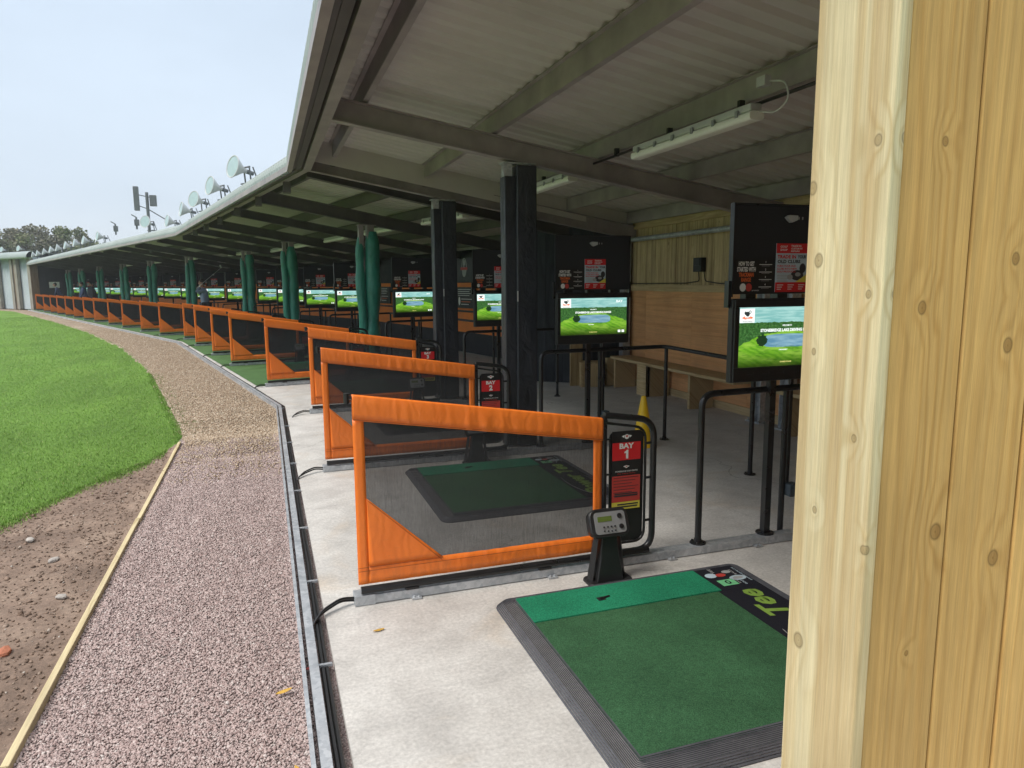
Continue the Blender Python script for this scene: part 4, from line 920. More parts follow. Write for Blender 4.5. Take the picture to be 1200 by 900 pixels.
# ------------------------------------------------------------------ the shelter building
shel = thing('range_shelter', 'long curved open fronted driving range shelter with pale green eave and corrugated roof', 'building', (0, 0, 0))
BK = 5.0; K0 = Vector((.47, .9))
fr_, bk_ = offset_line(.22), offset_line(BK + .45)
def corr(seg, L0):
    mb = MB(); F0, F1, B0, B1 = fr_[seg], fr_[seg + 1], bk_[seg], bk_[seg + 1]
    n = int(L0 / .19); ph = [(0, 0), (.20, 0), (.36, .028), (.68, .028), (.84, 0)]
    for layer in (0,):
        cols = []
        for i in range(n):
            for f, h in ph: cols.append(((i + f) / n, h))
        cols.append((1, 0)); M_ = 3; vs = []
        for t_, h in cols:
            for j in range(M_ + 1):
                w = j / M_; p = F0.lerp(F1, t_).lerp(B0.lerp(B1, t_), w); off = .22 + w * (BK + .23); vs.append((p.x, p.y, zroof(off, seg) + h))
        fs = [(i * (M_ + 1) + j, (i + 1) * (M_ + 1) + j, (i + 1) * (M_ + 1) + j + 1, i * (M_ + 1) + j + 1) for i in range(len(cols) - 1) for j in range(M_)]
        mb.add(vs, fs)
    return mb
for seg, L0 in ((0, 8.4), (1, 13.06), (2, 36.1)):
    corr(seg, L0).build('roof', 'roof_in', shel, solid=.006, fix=False)
# curved eave sheets outside (corrugated), per section
def eave(seg, L0, mat='eave'):
    prof = [(-.11, 2.98), (-.115, 3.06), (-.112, 3.14), (-.10, 3.21), (-.065, 3.28), (-.01, 3.34), (.07, 3.385), (.17, 3.41), (.32, 3.405), (1.2, 3.265)]
    if seg: prof = [(-.11, 2.94), (-.115, 3.00), (-.107, 3.07), (-.08, 3.13), (-.03, 3.19), (.05, 3.245), (.15, 3.28), (.32, 3.295), (1.2, 3.165)]
    lines_ = [offset_line(o_) for o_, z in prof]; mb = MB(); n = int(L0 / .15) * 4; vs = []
    for i in range(n + 1):
        for (o_, z), ln in zip(prof, lines_):
            p = ln[seg].lerp(ln[seg + 1], i / n); a = (0, A2, A3)[seg]; d = .014 * (1, 1, -1, -1)[i % 4]
            nx = -1 if z < 3.3 else -.3; nz_ = 0 if z < 3.3 else .8
            vs.append((p.x + cos(a) * nx * d, p.y + sin(a) * nx * d, z + nz_ * d))
    m_ = len(prof); mb.add(vs, [(i * m_ + j, i * m_ + j + 1, (i + 1) * m_ + j + 1, (i + 1) * m_ + j) for i in range(n) for j in range(m_ - 1)])
    return mb
for seg, L0 in ((0, 8.4), (1, 13.06), (2, 36.1)): eave(seg, L0).build('eave', 'eave', shel, smooth=False, solid=.004, fix=False)
def ribbon_obj(name, mat, specs, segs=(0, 1, 2), parent=shel):
    for seg in segs:
        mb = MB()
        for o0, o1, z0, z1 in specs:
            a = offset_line(o0); b = offset_line(o1); p, q, r, s_ = a[seg], a[seg + 1], b[seg + 1], b[seg]
            s0 = -.16 * 0
            vs = [(*p, z0), (*q, z0), (*r, z0), (*s_, z0), (*p, z1), (*q, z1), (*r, z1), (*s_, z1)]
            mb.add(vs, [(0, 3, 2, 1), (4, 5, 6, 7), (0, 1, 5, 4), (1, 2, 6, 5), (2, 3, 7, 6), (3, 0, 4, 7)])
        mb.build(name, mat, parent)
ribbon_obj('eave_trim', 'beam', [(-.135, -.122, 2.95, 3.02), (-.122, -.075, 2.95, 2.956)])
ribbon_obj('gutter', 'beam_dark', [(-.062, -.056, 2.99, 3.17), (-.056, .03, 2.99, 2.998), (.03, .036, 2.99, 3.20), (-.03, .0, 2.978, 2.988)])
ribbon_obj('edge_beam', 'beam', [(.06, .068, 2.98, 3.20), (.068, .15, 2.98, 2.988), (.068, .15, 3.192, 3.20)])
# Z purlins running along the building
for off in (.42, 1.60, 2.68, 3.72, 4.75):
    for seg in (0, 1, 2):
        zt = zroof(off, seg) - .002
        a = offset_line(off - .03); b = offset_line(off + .03); mb = MB()
        for (u0, u1, z0, z1) in ((.45, .55, zt - .165, zt), (-.2, .5, zt - .006, zt - .001), (.5, 1.3, zt - .168, zt - .163), (1.24, 1.30, zt - .163, zt - .143)):
            p = a[seg].lerp(b[seg], u0); q = a[seg + 1].lerp(b[seg + 1], u0); r = a[seg + 1].lerp(b[seg + 1], u1); s_ = a[seg].lerp(b[seg], u1)
            vs = [(*p, z0), (*q, z0), (*r, z0), (*s_, z0), (*p, z1), (*q, z1), (*r, z1), (*s_, z1)]
            mb.add(vs, [(0, 3, 2, 1), (4, 5, 6, 7), (0, 1, 5, 4), (1, 2, 6, 5), (2, 3, 7, 6), (3, 0, 4, 7)])
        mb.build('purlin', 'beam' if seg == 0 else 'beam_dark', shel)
# rafters (I sections) at the columns
def rafter(p, a, mat, o0=.16, o1=BK + .2, h=.20, w=.10, seg=None):
    seg = (1 if a > .1 else 0) if seg is None else seg
    mb = MB()
    def pt(o_, lat): return Vector((p.x + cos(a) * o_ - sin(a) * lat, p.y + sin(a) * o_ + cos(a) * lat))
    def slab_(l0, l1, d0, d1):
        vs = []
        for o_ in (o0, o1):
            for l, d in ((l0, d0), (l1, d0), (l1, d1), (l0, d1)): q = pt(o_, l); vs.append((q.x, q.y, zroof(o_, seg) - .172 - d))
        mb.add(vs, [(0, 1, 2, 3), (7, 6, 5, 4), (0, 4, 5, 1), (1, 5, 6, 2), (2, 6, 7, 3), (3, 7, 4, 0)])
    slab_(-w / 2, w / 2, 0, .012); slab_(-w / 2, w / 2, h - .012, h); slab_(-.005, .005, .012, h - .012)
    return mb
COLS = []          # (position on column line, angle, kind)
COLS.append((Vector((.40, 6.50)), 0, 'black')); COLS.append((Vector((.42, 9.42)), radians(4), 'black'))
for s in (3.08, 8.70, 14.0): COLS.append((line(K1, A2, s), A2, 'green'))
for s in (6.16, 11.72, 17.1, 22.97, 28.78, 33.6): COLS.append((line(K2, A3, s), A3, 'green'))
for i, (p, a, kd) in enumerate(COLS):
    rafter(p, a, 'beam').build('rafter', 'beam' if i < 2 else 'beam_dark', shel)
rafter(Vector((.40, .98)), 0, 'beam').build('rafter', 'beam', shel)
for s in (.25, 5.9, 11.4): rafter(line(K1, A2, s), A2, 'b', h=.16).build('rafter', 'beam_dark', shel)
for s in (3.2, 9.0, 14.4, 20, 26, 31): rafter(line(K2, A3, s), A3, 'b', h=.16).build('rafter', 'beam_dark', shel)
mb = MB(); a_ = offset_line(.12)[1]; b_ = offset_line(BK + .45)[1]; d_ = (b_ - a_).normalized(); nn = Vector((d_.y, -d_.x)) * .006; vs = []
for p, o_ in ((a_, .12), (b_, BK + .45)):
    for s_ in (-1, 1):
        for z in (zroof(o_, 1) - .17, zroof(o_) + .034): vs.append((p.x + nn.x * s_, p.y + nn.y * s_, z))
mb.add(vs, [(0, 1, 3, 2), (4, 6, 7, 5), (0, 4, 5, 1), (2, 3, 7, 6), (0, 2, 6, 4), (1, 5, 7, 3)]); mb.build('flashing', 'roof_in', shel)
# brackets hanging under the front edge in the old part
for s in (1.2, 3.1, 5.0, 7.0, 9.0, 11.0):
    q = line(K1, A2, s, .14); MB().bar((*q, 2.99), (*q, 2.84), .16, .10, (1, 0, 0)).build('bracket', 'beam_dark', shel)
def sleeve_square(w, d, h, seed):
    mb = MB(); nz = 26
    def ring(z, k): 
        out = []
        for j in range(16):
            t_ = j / 16 * 4; s_ = int(t_); f = t_ - s_
            x, y = [(-1 + 2 * f, -1), (1, -1 + 2 * f), (1 - 2 * f, 1), (-1, 1 - 2 * f)][s_]
            b_ = 1 + .04 * noise.noise(Vector((x * 1.3 + seed, y * 1.3, z * 2.2))) - (.05 if abs(z - h * .52) < .03 else 0)
            out.append((x * w / 2 * b_, y * d / 2 * b_, z))
        return out
    vs = []
    for k in range(nz + 1): vs += ring(.02 + (h - .02) * k / nz, k)
    fs = [(k * 16 + j, k * 16 + (j + 1) % 16, (k + 1) * 16 + (j + 1) % 16, (k + 1) * 16 + j) for k in range(nz) for j in range(16)]
    fs += [tuple(range(15, -1, -1)), tuple(nz * 16 + j for j in range(16))]
    return mb.add(vs, fs)
def sleeve_round(r_, h, seed):
    mb = MB(); nz = 30; pts = []; rs = []
    for k in range(nz + 1):
        z = .02 + (h - .02) * k / nz; t_ = k / nz
        pts.append((.045 * noise.noise(Vector((z * 1.1, seed, 0))), .045 * noise.noise(Vector((z * 1.1, seed, 5))), z))
        rs.append(r_ * (1 + .30 * noise.noise(Vector((z * 3.1, seed, 9)))) * (1 if t_ < .93 else 1 - (t_ - .93) * 5.5))
    mb.tube(pts, rs, 14); return mb
for i, (p, a, kd) in enumerate(COLS):
    o_ = 1.93; q = Vector((p.x + cos(a) * o_, p.y + sin(a) * o_)); zt = zroof(o_, 1 if a > .1 else 0) - .172 - .20
    cE = bpy.data.objects.new('column', None)
    mb = MB(); mb.box(-.165, -.085, -.04, .04, 0, zt - .003); mb.box(-.02, .10, -.05, .05, 0, zt - .003); mb.box(-.18, .14, -.07, .07, zt - .012 - .003, zt - .004)
    mb.add([(-.19, -.03, zt - .02), (-.10, -.03, zt - .02), (-.15, -.03, zt - .16)], [(0, 1, 2)])
    bpy.data.objects.remove(cE)
    c = mb.build('column', 'galv' if i < 2 else 'beam', shel); c.location = (q.x, q.y, 0); c.rotation_euler.z = a
    if kd == 'black':
        s1 = sleeve_square(.115, .14, zt - .13, i).build('padding', 'sleeve_black', c, smooth=True, bevel=.008); s1.location = (-.112, 0, 0)
        s2 = sleeve_square(.20, .20, zt - .03, i + 9).build('padding', 'sleeve_black', c, smooth=True, bevel=.01); s2.location = (.04, 0, 0)
        mb = MB(); mb.box(-.06, -.052, -.101, -.097, 1.42, 1.52); add_ = mb.build('strap', 'white_print', c)
    else:
        s1 = sleeve_round(.078, zt - .22, i * 1.7).build('padding', 'sleeve_green', c, smooth=True); s1.location = (-.135, 0, 0)
        s2 = sleeve_round(.13, zt - .12, i * 2.3 + 4).build('padding', 'sleeve_green', c, smooth=True); s2.location = (.05, 0, 0)
# ---- back walls
XB = .38 + BK
def wall_seg(name, seg, o_, z0, z1, mat, th=.06, s0=0, s1=1):
    a = offset_line(o_); b = offset_line(o_ + th); mb = MB()
    p, q = a[seg].lerp(a[seg + 1], s0), a[seg].lerp(a[seg + 1], s1); s_, r = b[seg].lerp(b[seg + 1], s0), b[seg].lerp(b[seg + 1], s1)
    vs = [(*p, z0), (*q, z0), (*r, z0), (*s_, z0), (*p, z1), (*q, z1), (*r, z1), (*s_, z1)]
    mb.add(vs, [(0, 3, 2, 1), (4, 5, 6, 7), (0, 1, 5, 4), (1, 2, 6, 5), (2, 3, 7, 6), (3, 0, 4, 7)]); return mb.build(name, mat, shel)
zb = zroof(BK)
# near section: plywood below, planks above
YE = 9.98
mb = MB(); y = .9
while y < YE + .1: mb.box(XB + .002, XB + .02, y, min(y + 1.22, YE + .12) - .004, .02, 1.46); y += 1.22
o = mb.build('plywood_panel', 'ply', shel)
mb = MB(); y = .9
while y < YE: w = random.uniform(.11, .16); mb.box(XB + .004 * random.random(), XB + .022, y, min(y + w, YE + .1) - .004, 1.54, zb - .2); y += w
mb.build('planking', 'plank_wood', shel)
MB().box(XB - .035, XB + .03, .9, YE, 1.462, 1.55).build('wall_rail', 'rail_wood', shel, bevel=.003)
MB().box(XB - .045, XB + .03, .9, YE, zb - .21, zb - .02).build('wall_plate', 'rail_wood', shel, bevel=.003)
MB().box(XB - .02, XB + .0, .9, YE, .0, .10).build('skirting', 'rail_wood', shel, bevel=.003)
MB().tube([(XB - .12, .9, 2.22), (XB - .12, YE, 2.22)], .034, 14).build('wall_tube', 'galv', shel, smooth=True)
mb = MB(); mb.tube(fillet([(XB - .02, 8.05, 1.72), (XB - .02, 8.03, 1.60), (XB - .02, 8.35, 1.575), (XB - .02, 9.9, 1.57)], .04, 4), .007, 6); mb.tube(fillet([(XB - .02, 7.93, 1.72), (XB - .02, 7.90, 1.60), (XB - .02, 7.6, 1.57), (XB - .02, 6.7, 1.565)], .04, 4), .007, 6)
mb.box(XB - .075, XB - .0, 7.92, 8.10, 1.72, 1.90); mb.box(XB - .085, XB - .075, 7.94, 8.08, 1.80, 1.89)
o = mb.build('electric_box', 'black_plastic', None, bevel=.004); tag(o, 'small black socket box with drooping cables on the plank wall', 'socket box')
# steel wall posts
for y in (9.90, 6.62, 6.18, 3.3):
    mb = MB(); x = XB - .10
    mb.box(x - .06, x + .06, y - .065, y - .057, 0, zroof(BK - .1) - .37); mb.box(x - .06, x + .06, y + .057, y + .065, 0, zroof(BK - .1) - .37); mb.box(x - .004, x + .004, y - .057, y + .057, 0, zroof(BK - .1) - .37)
    mb.box(x - .11, x + .11, y - .12, y + .12, .001, .016)
    mb.prism([(-.10, .016), (-.06, .016), (-.06, .12)], lambda a, b: (x + a, y - .004, b), lambda a, b: (x + a, y + .004, b))
    for dx in (-.09, .09):
        for dy in (-.09, .09): mb.tube([(x + dx, y + dy, .016), (x + dx, y + dy, .045)], .010, 6)
    mb.build('wall_post', 'galv', shel, bevel=.002)
# dark stained stub wall where old and new parts meet
def plank_wall(P0, P1, z0, z1, mat, name, w=.14):
    P0 = Vector(P0); P1 = Vector(P1); L = (P1 - P0).length; d = (P1 - P0) / L; n_ = Vector((d.y, -d.x)); mb = MB(); s = 0
    while s < L - .01:
        e = min(s + w, L); j = .004 * random.random(); a = P0 + d * s + n_ * j; b = P0 + d * (e - .004) + n_ * j; c = b - n_ * .03; f = a - n_ * .03
        vs = [(*a, z0), (*b, z0), (*c, z0), (*f, z0), (*a, z1), (*b, z1), (*c, z1), (*f, z1)]
        mb.add(vs, [(0, 3, 2, 1), (4, 5, 6, 7), (0, 1, 5, 4), (1, 2, 6, 5), (2, 3, 7, 6), (3, 0, 4, 7)]); s = e
    return mb.build(name, mat, shel)
plank_wall((3.80, 10.95), (4.85, 10.15), 0, 2.62, 'black_wood', 'stained_wall')
plank_wall((4.85, 10.15), (5.40, 10.06), 0, 2.55, 'black_wood', 'stained_wall')
# old sections: black upper wall, orange band, black base
for seg, s0 in ((1, .0), (2, 0)):
    wall_seg('upper_wall', seg, BK + .2, 1.60, zb + .0, 'dark_board', .05, s0); wall_seg('orange_wall', seg, BK + .18, .46, 1.60, 'orange_paint', .07, s0); wall_seg('lower_wall', seg, BK + .14, .0, .46, 'dark_board', .11, s0)
    wall_seg('dado_rail', seg, BK + .10, .93, .97, 'black_metal', .05, s0); wall_seg('top_rail', seg, BK - .05, zb - .27, zb - .19, 'beam', .06, s0)
# partitions hanging beside each old kiosk (tall dark boards)
# black end wall of the last bay
e_a = line(K3, A3, -.25, .45); e_b = line(K3, A3, -.25, BK + .2)
plank_wall(e_a, e_b, 0, 3.0, 'dark_board', 'end_wall', 6)
q0 = line(K3, A3, -.3, .0); q1 = line(K3, A3, -.30, .45); plank_wall(q0, q1, 0, 3.05, 'old_brown', 'timber_end')
# emblem boards and notices fixed to the old back wall
def wallboard(s, K, a, lab, lab2, k):
    q = line(K, a, s, BK + .15)
    if lab: r = thing('emblem_board', lab, 'sign', (q.x, q.y, 0), a - pi / 2, 'emblem boards on the old back wall')
    if lab: MB().box(-.42, .42, -.03, .0, 1.62, 2.27).build('board', 'notice_black', r, bevel=.003)
    mb = MB(); mb.m = 0
    for (cx, cz, rx, rz, m, y) in ((0, 2.07, .13, .20, 0, -.032), (0, 2.09, .10, .16, 1, -.0335), (0, 1.96, .10, .12, 2, -.035), (-.02, 2.16, .03, .09, 0, -.036), (.04, 2.16, .03, .07, 0, -.036)):
        mb.m = m; mb.add([(cx + rx * cos(t_ * pi / 10), y, cz + rz * sin(t_ * pi / 10)) for t_ in range(20)], [tuple(range(20))])
    mb.m = 3; mb.box(-.17, .17, -.0375, -.036, 2.00, 2.06); mb.m = 0; add_text(mb, 'GOLF', lambda x, z: (x, -.039, 1.95 + z), .13, .05, .03)
    if lab: mb.v = [(x, y, z - .11) for x, y, z in mb.v]; mb.build('emblem', ['grey_print', 'notice_black', 'grey_print', 'soft_red_print'], r, fix=False)
    n_ = thing('wall_notice', lab2, 'notice', (q.x, q.y, 0), a - pi / 2, 'black notices on the orange wall')
    MB().box(-.40, .50, -.03, .0, 1.02, 1.50).build('board', 'notice_black', n_, bevel=.003)
    mb = MB()
    for i in range(4): mb.m = 0; mb.box(-.34, .30 - .06 * (i % 2), -.032, -.0305, 1.44 - .045 * i, 1.452 - .045 * i)
    for i in range(3): mb.m = i % 2; mb.box(-.18, .36 - .08 * i, -.032, -.0305, 1.22 - .06 * i, 1.235 - .06 * i)
    mb.m = 0; mb.add([(-.27 + .05 * cos(t_ * pi / 8), -.032, 1.18 + .10 * sin(t_ * pi / 8)) for t_ in range(16)], [tuple(range(16))])
    mb.build('print', ['white_print', 'orange_print'], n_, fix=False)
wallboard(5.7, K1, A2, 'black emblem board on back wall between the two black columns', 'black notice on orange wall between the two black columns', 0)
wallboard(10.95, K1, A2, None, 'black notice on orange wall right of the nearest green column', 1)
wallboard(3.5, K2, A3, 'black emblem board farther along, between the nearest two green columns', 'black notice on orange wall between the nearest two green columns', 2)
# ---- next wing of the building seen end on
wing = thing('shutter_wing', 'far wing with grey timber posts, pale shutters and green eave', 'building', (K3.x, K3.y, 0), A4)
mb = MB(); mb.box(.25, 5, -.0, 24, 0, 3.5); mb.build('wall', 'shutter', wing)
mb = MB()
for i in range(48):
    z = .04 + i * .07
    mb.add([(.19, 0, z), (.19, 24, z), (.235, 24, z + .06), (.235, 0, z + .06)], [(0, 1, 2, 3)])
mb.build('shutter', 'shutter', wing)
for y, w in ((-.3, .5), (1.75, .35), (2.4, .35), (4.6, .45), (7.4, .5), (10, .5), (13, .5), (17, .5)):
    mb = MB(); mb.box(-.05, .17, y, y + w, 0, 3.4); mb.build('post', 'old_wood', wing, bevel=.01)
for y, w in ((2.12, .2),):
    mb = MB(); mb.box(-.0, .17, y, y + w, 0, 3.4); mb.build('post', 'old_brown', wing)
mb = MB(); prof = [(-.35, 3.38), (-.37, 3.5), (-.33, 3.65), (-.2, 3.8), (0, 3.88), (.6, 3.85), (5, 3.2)]; vs = []
n = 160
for i in range(n + 1):
    for o_, z in prof: vs.append((o_ - .012 * (i % 2), -.6 + i * .155, z))
m_ = len(prof); mb.add(vs, [(i * m_ + j, i * m_ + j + 1, (i + 1) * m_ + j + 1, (i + 1) * m_ + j) for i in range(n) for j in range(m_ - 1)]); mb.build('eave', 'eave', wing, smooth=True, fix=False, solid=.006)
mb = MB(); mb.tube(fillet([(-.5, 3.9, 0), (-.5, 3.9, .95), (-.5, 4.9, .95), (-.5, 4.9, 0)], .1, 4), .025, 8)
o = mb.build('gate_rail', 'black_metal', None, smooth=True); o.location = (K3.x, K3.y, 0); o.rotation_euler.z = A4; tag(o, 'small dark hoop rail in front of the far pale shutter', 'rail')
o = MB().box(-.3, .3, -.02, .0, 1.35, 1.75).build('wall_notice', 'white_print', None); q = line(K3, A3, -.34, 1.3); o.location = (q.x, q.y, .1); o.rotation_euler.z = A3; tag(o, 'small white notice on the black end wall of the last bay', 'notice')

# ------------------------------------------------------------------ near timber end wall
tw = thing('timber_wall', 'tall pale new timber corner board and honey coloured boards at right edge', 'timber wall', (.806, .767, 0))
MB().box(0, .022, .0, .150, -.02, 3.16).build('corner_board', 'post_wood', tw, bevel=.0025)
x = .0235; i = 0; widths = [.1425, .146, .146, .146]
mb = MB()
while x < 4.52:
    w = .146 if i else .1425; mb.box(x, x + w - .005, .004 + .001 * (i % 2), .024, -.02, 3.30 - .16 * (x + .4)); x += w; i += 1
mb.build('cladding', 'board_wood', tw, bevel=.003)
mb = MB(); mb.box(.0235, 4.5, .0265, .07, .0, .09); mb.box(.0235, 4.5, .0265, .07, 1.2, 1.29); mb.box(.0235, 4.5, .0265, .07, 2.2, 2.29); mb.build('batten', 'rail_wood', tw)
mb = MB(); mb.box(.0235, 4.5, .072, .09, 0, 2.4); mb.build('inner_lining', 'ply', tw)

# ------------------------------------------------------------------ bench, cone, small things
bn = thing('wall_bench', 'long low plywood and timber bench along the back wall', 'bench', (XB - .42, 6.9, 0))
MB().box(0, .37, -.2, 2.85, .435, .475).build('seat', 'rail_wood', bn, bevel=.004)
for y in (.70, 1.75, 2.72): mb = MB(); mb.box(.02, .37, y, y + .045, 0, .433); mb.box(.02, .06, y - .0, y + .30, .0, .433) if y == 1.75 else None; mb.build('leg', 'rail_wood', bn, bevel=.003)
MB().box(.0, .35, 2.95, 3.02, 0, .43).build('leg', 'rail_wood', bn)
bn2 = thing('wall_bench', 'short bench at right beside the steel posts, mostly hidden', 'bench', (XB - .42, 4.4, 0))
MB().box(0, .37, 0, 1.6, .435, .475).build('seat', 'rail_wood', bn2, bevel=.004)
for y in (.1, 1.45): MB().box(.02, .37, y, y + .045, 0, .433).build('leg', 'rail_wood', bn2, bevel=.003)
bx = thing('timber_crate', 'small open pale timber box standing by the dark wall', 'crate', (4.72, 9.95, 0), radians(-15))
mb = MB(); mb.box(-.17, .17, -.14, -.12, 0, .36); mb.build('panel', 'plank_wood', bx)
for x in (-.17, .13): MB().box(x, x + .04, -.165, -.142, 0, .38).build('leg', 'rail_wood', bx, bevel=.002)
mb = MB(); mb.box(-.17, .17, .10, .12, 0, .36); mb.box(-.17, -.15, -.118, .10, 0, .36); mb.box(.15, .17, -.118, .10, 0, .36); mb.box(-.18, .18, -.15, .13, .362, .38); mb.build('panel', 'plank_wood', bx)
mb = MB(); mb.box(-.22, .0, -.02, .02, 0, 1.05); mb.build
o = MB().box(4.42, 4.62, 10.02, 10.06, 0, .82).build('timber_offcut', 'plank_wood', None, bevel=.003); o.rotation_euler.z = 0; tag(o, 'upright offcut timber panel leaning by the dark wall behind the crate', 'timber offcut')
cn = thing('traffic_cone', 'bright yellow plain cone behind the BAY 1 sign', 'cone', (3.43, 6.02, 0))
mb = MB(); mb.lathe([(.0, .50), (.018, .50), (.024, .492), (.040, .40), (.062, .28), (.080, .16), (.095, .035), (.098, .026)], 28); mb.build('body', 'cone', cn, smooth=True)
mb = MB(); mb.prism(rrect(-.10, .10, -.10, .10, .03, 4), lambda a, b: (a, b, .0), lambda a, b: (a * .97, b * .97, .028)); mb.build('base', 'cone', cn, bevel=.004)
# leaves and a brick fragment
def leaf(x, y, z, s, rz, mat, lab, name='fallen_leaf', cat='leaf'):
    mb = MB(); n = 9
    def f(u, v):
        t_ = u * 2 - 1; w = (1 - t_ * t_) ** .8 * .32; return (t_ * s, (v * 2 - 1) * w * s, z + s * (.12 * t_ * t_ + .22 * abs(v * 2 - 1) * w))
    mb.grid(8, 4, f); o = mb.build(name, mat, None, smooth=True, fix=False, solid=.0006); o.location = (x, y, 0); o.rotation_euler.z = rz; tag(o, lab, cat, 'fallen leaves')
leaf(.42, 3.14, .004, .030, .2, 'leaf', 'small yellow leaf on the concrete in front of the nearest divider')
leaf(.60, 2.03, .004, .022, 1.2, 'leaf', 'small yellow leaf near the bottom edge, on concrete left of the mat')
leaf(-.01, 2.79, -.012, .036, .4, 'leaf', 'pale yellow leaf lying on the pink gravel')
leaf(.10, 2.93, -.010, .034, .1, 'leaf_red', 'dark red leaf on the gravel beside the cable tray')
leaf(.02, 2.30, -.012, .018, 2, 'leaf', 'tiny yellow leaf on gravel near the bottom of the picture')
mb = MB(); bmv = []
def rock(name, x, y, z, s, mat, lab):
    bm = bmesh.new(); bmesh.ops.create_icosphere(bm, subdivisions=2, radius=1)
    for v in bm.verts: v.co *= 1 + .25 * noise.noise(v.co * 1.7 + Vector((x, y, 0))); v.co = Vector((v.co.x * s, v.co.y * s * .62, v.co.z * s * .42))
    me = bpy.data.meshes.new(name); bm.to_mesh(me); bm.free(); me.materials.append(M[mat]); o = bpy.data.objects.new(name, me); COL.objects.link(o); o.location = (x, y, z); o.rotation_euler.z = x * 9; tag(o, lab, 'stone')
M['brick_red'] = plain('broken red brick', (.36, .13, .07), .9, 0, .25, 20, .5)
M['pale_rock'] = plain('pale stone', (.36, .33, .30), .9, 0, .25, 20, .5)
rock('brick_fragment', -1.19, 3.58, -.03, .045, 'brick_red', 'reddish brick fragment lying in the soil left of the edging')
rock('stone', -1.28, 4.75, -.03, .04, 'pale_rock', 'pale grey stone in the soil, farther back near the edging')
rock('stone', -1.10, 4.15, -.03, .032, 'pale_rock', 'small pale stone in the soil close to the edging')
rock('stone', -1.52, 5.2, -.03, .038, 'pale_rock', 'flat pale stone in the soil close to the lawn')

# ------------------------------------------------------------------ strip lights and roof equipment
def make_strip():
    r = thing('strip_light', 'x', 'strip light', (0, 0, 0), 0, 'white strip lights under the roof')
    mb = MB(); mb.box(-.045, .045, -.77, .77, .0, .05); mb.build('housing', 'lamp_shell', r, bevel=.01)
    mb = MB(); mb.prism(rrect(-.055, .055, -.055, -.001, .02, 4), lambda a, b: (a, -.78, b), lambda a, b: (a, .78, b)); mb.build('diffuser', 'lens', r, smooth=True)
    mb = MB()
    for i in range(6):
        for s in (-1, 1): mb.box(s * .056 - .005, s * .056 + .005, -.66 + i * .26, -.63 + i * .26, -.02, .022)
    mb.build('clip', 'panel_grey', r); return r
strip0 = make_strip()
SPOTS = [(Vector((3.02, 4.72)), 0, 2.67), (Vector((3.02, 7.60)), 0, 2.67)]
for s in (1.5, 4.4, 7.3, 10.2, 13.1): SPOTS.append((line(K1, A2, s, 2.64), A2, 2.62))
for s in (3.2, 8.6, 14.0, 19.6): SPOTS.append((line(K2, A3, s, 2.64), A3, 2.62))
for k, (p, a, z) in enumerate(SPOTS):
    o = strip0 if k == 0 else copy_tree(strip0, None, ('clip',) if k > 2 else ()); o.location = (p.x, p.y, z); o.rotation_euler.z = a
    o['label'] = ['long white strip light nearest the camera, below the roof purlin', 'white strip light just right of the thick black column top'][k] if k < 2 else 'white strip light under the roof, %s from the camera' % ORD[k]
mb = MB(); mb.tube(fillet([(3.02, 3.92, 2.66), (3.02, 3.76, 2.62), (3.05, 3.68, 2.68), (3.05, 3.72, 2.80), (3.03, 3.86, 2.83)], .05, 5), .006, 6); mb.box(2.99, 3.04, 3.84, 3.92, 2.80, 2.86)
o = mb.build('light_flex', 'lamp_shell', None, smooth=True); tag(o, 'curly white flex and junction box feeding the nearest strip light', 'cable')
mb = MB(); mb.tube([(3.10, 1.0, 2.74), (3.10, 9.2, 2.74)], .012, 6)
for y in np.arange(1.5, 9, .9): mb.box(3.08, 3.12, y, y + .03, 2.73, 2.80)
o = mb.build('conduit', 'black_plastic', None); tag(o, 'thin black electrical conduit clipped along the roof purlin', 'conduit')

def make_flood():
    r = thing('floodlight', 'x', 'floodlight', (0, 0, 0), 0, 'round floodlights along the eave')
    # axis along -x, tilted up; built along +z then rotated
    R = Matrix.Rotation(radians(-78), 4, 'Y')
    def rot(mb): mb.v = [tuple(R @ Vector(p) * .88) for p in mb.v]; return mb
    rot(MB().lathe([(.045, -.22), (.05, -.17), (.075, -.13), (.13, -.06), (.195, .03), (.215, .055), (.222, .06), (.222, .075), (.205, .075), (.19, .05), (.10, -.03), (.0, -.06)], 22)).build('reflector', 'lamp_shell', r, smooth=True)
    rot(MB().lathe([(.204, .066), (.14, .074), (.0, .078)], 22)).build('glass', 'glass_disc', r, smooth=True)
    rot(MB().lathe([(.0, -.38), (.04, -.37), (.045, -.30), (.045, -.21), (.0, -.21)], 12)).build('lamp_holder', 'antenna', r, smooth=True)
    mb = MB(); mb.tube([(.20, -.09, .02), (.22, -.09, -.24)], .014, 6); mb.tube([(.20, .09, .02), (.22, .09, -.24)], .014, 6); mb.box(.14, .30, -.12, .12, -.26, -.24); mb.tube([(.20, -.10, .03), (.20, .10, .03)], .016, 6); mb.tube([(.32, 0, .05), (.42, .0, -.22)], .012, 6)
    mb.build('bracket', 'antenna', r); return r
fl0 = make_flood()
FL = [(K1, A2, 4.2, 20), (K1, A2, 6.9, 16), (K1, A2, 9.55, 28), (K1, A2, 12.1, 6), (K1, A2, 16.1, 12), (K2, A3, 3.73, 35)] + [(K2, A3, s, t_) for s, t_ in ((11.6, 5), (14.83, 5), (17.22, 2), (19.94, 5), (22.71, 0), (25.16, 4), (27.93, 0), (30.93, 3), (33.2, 0))]
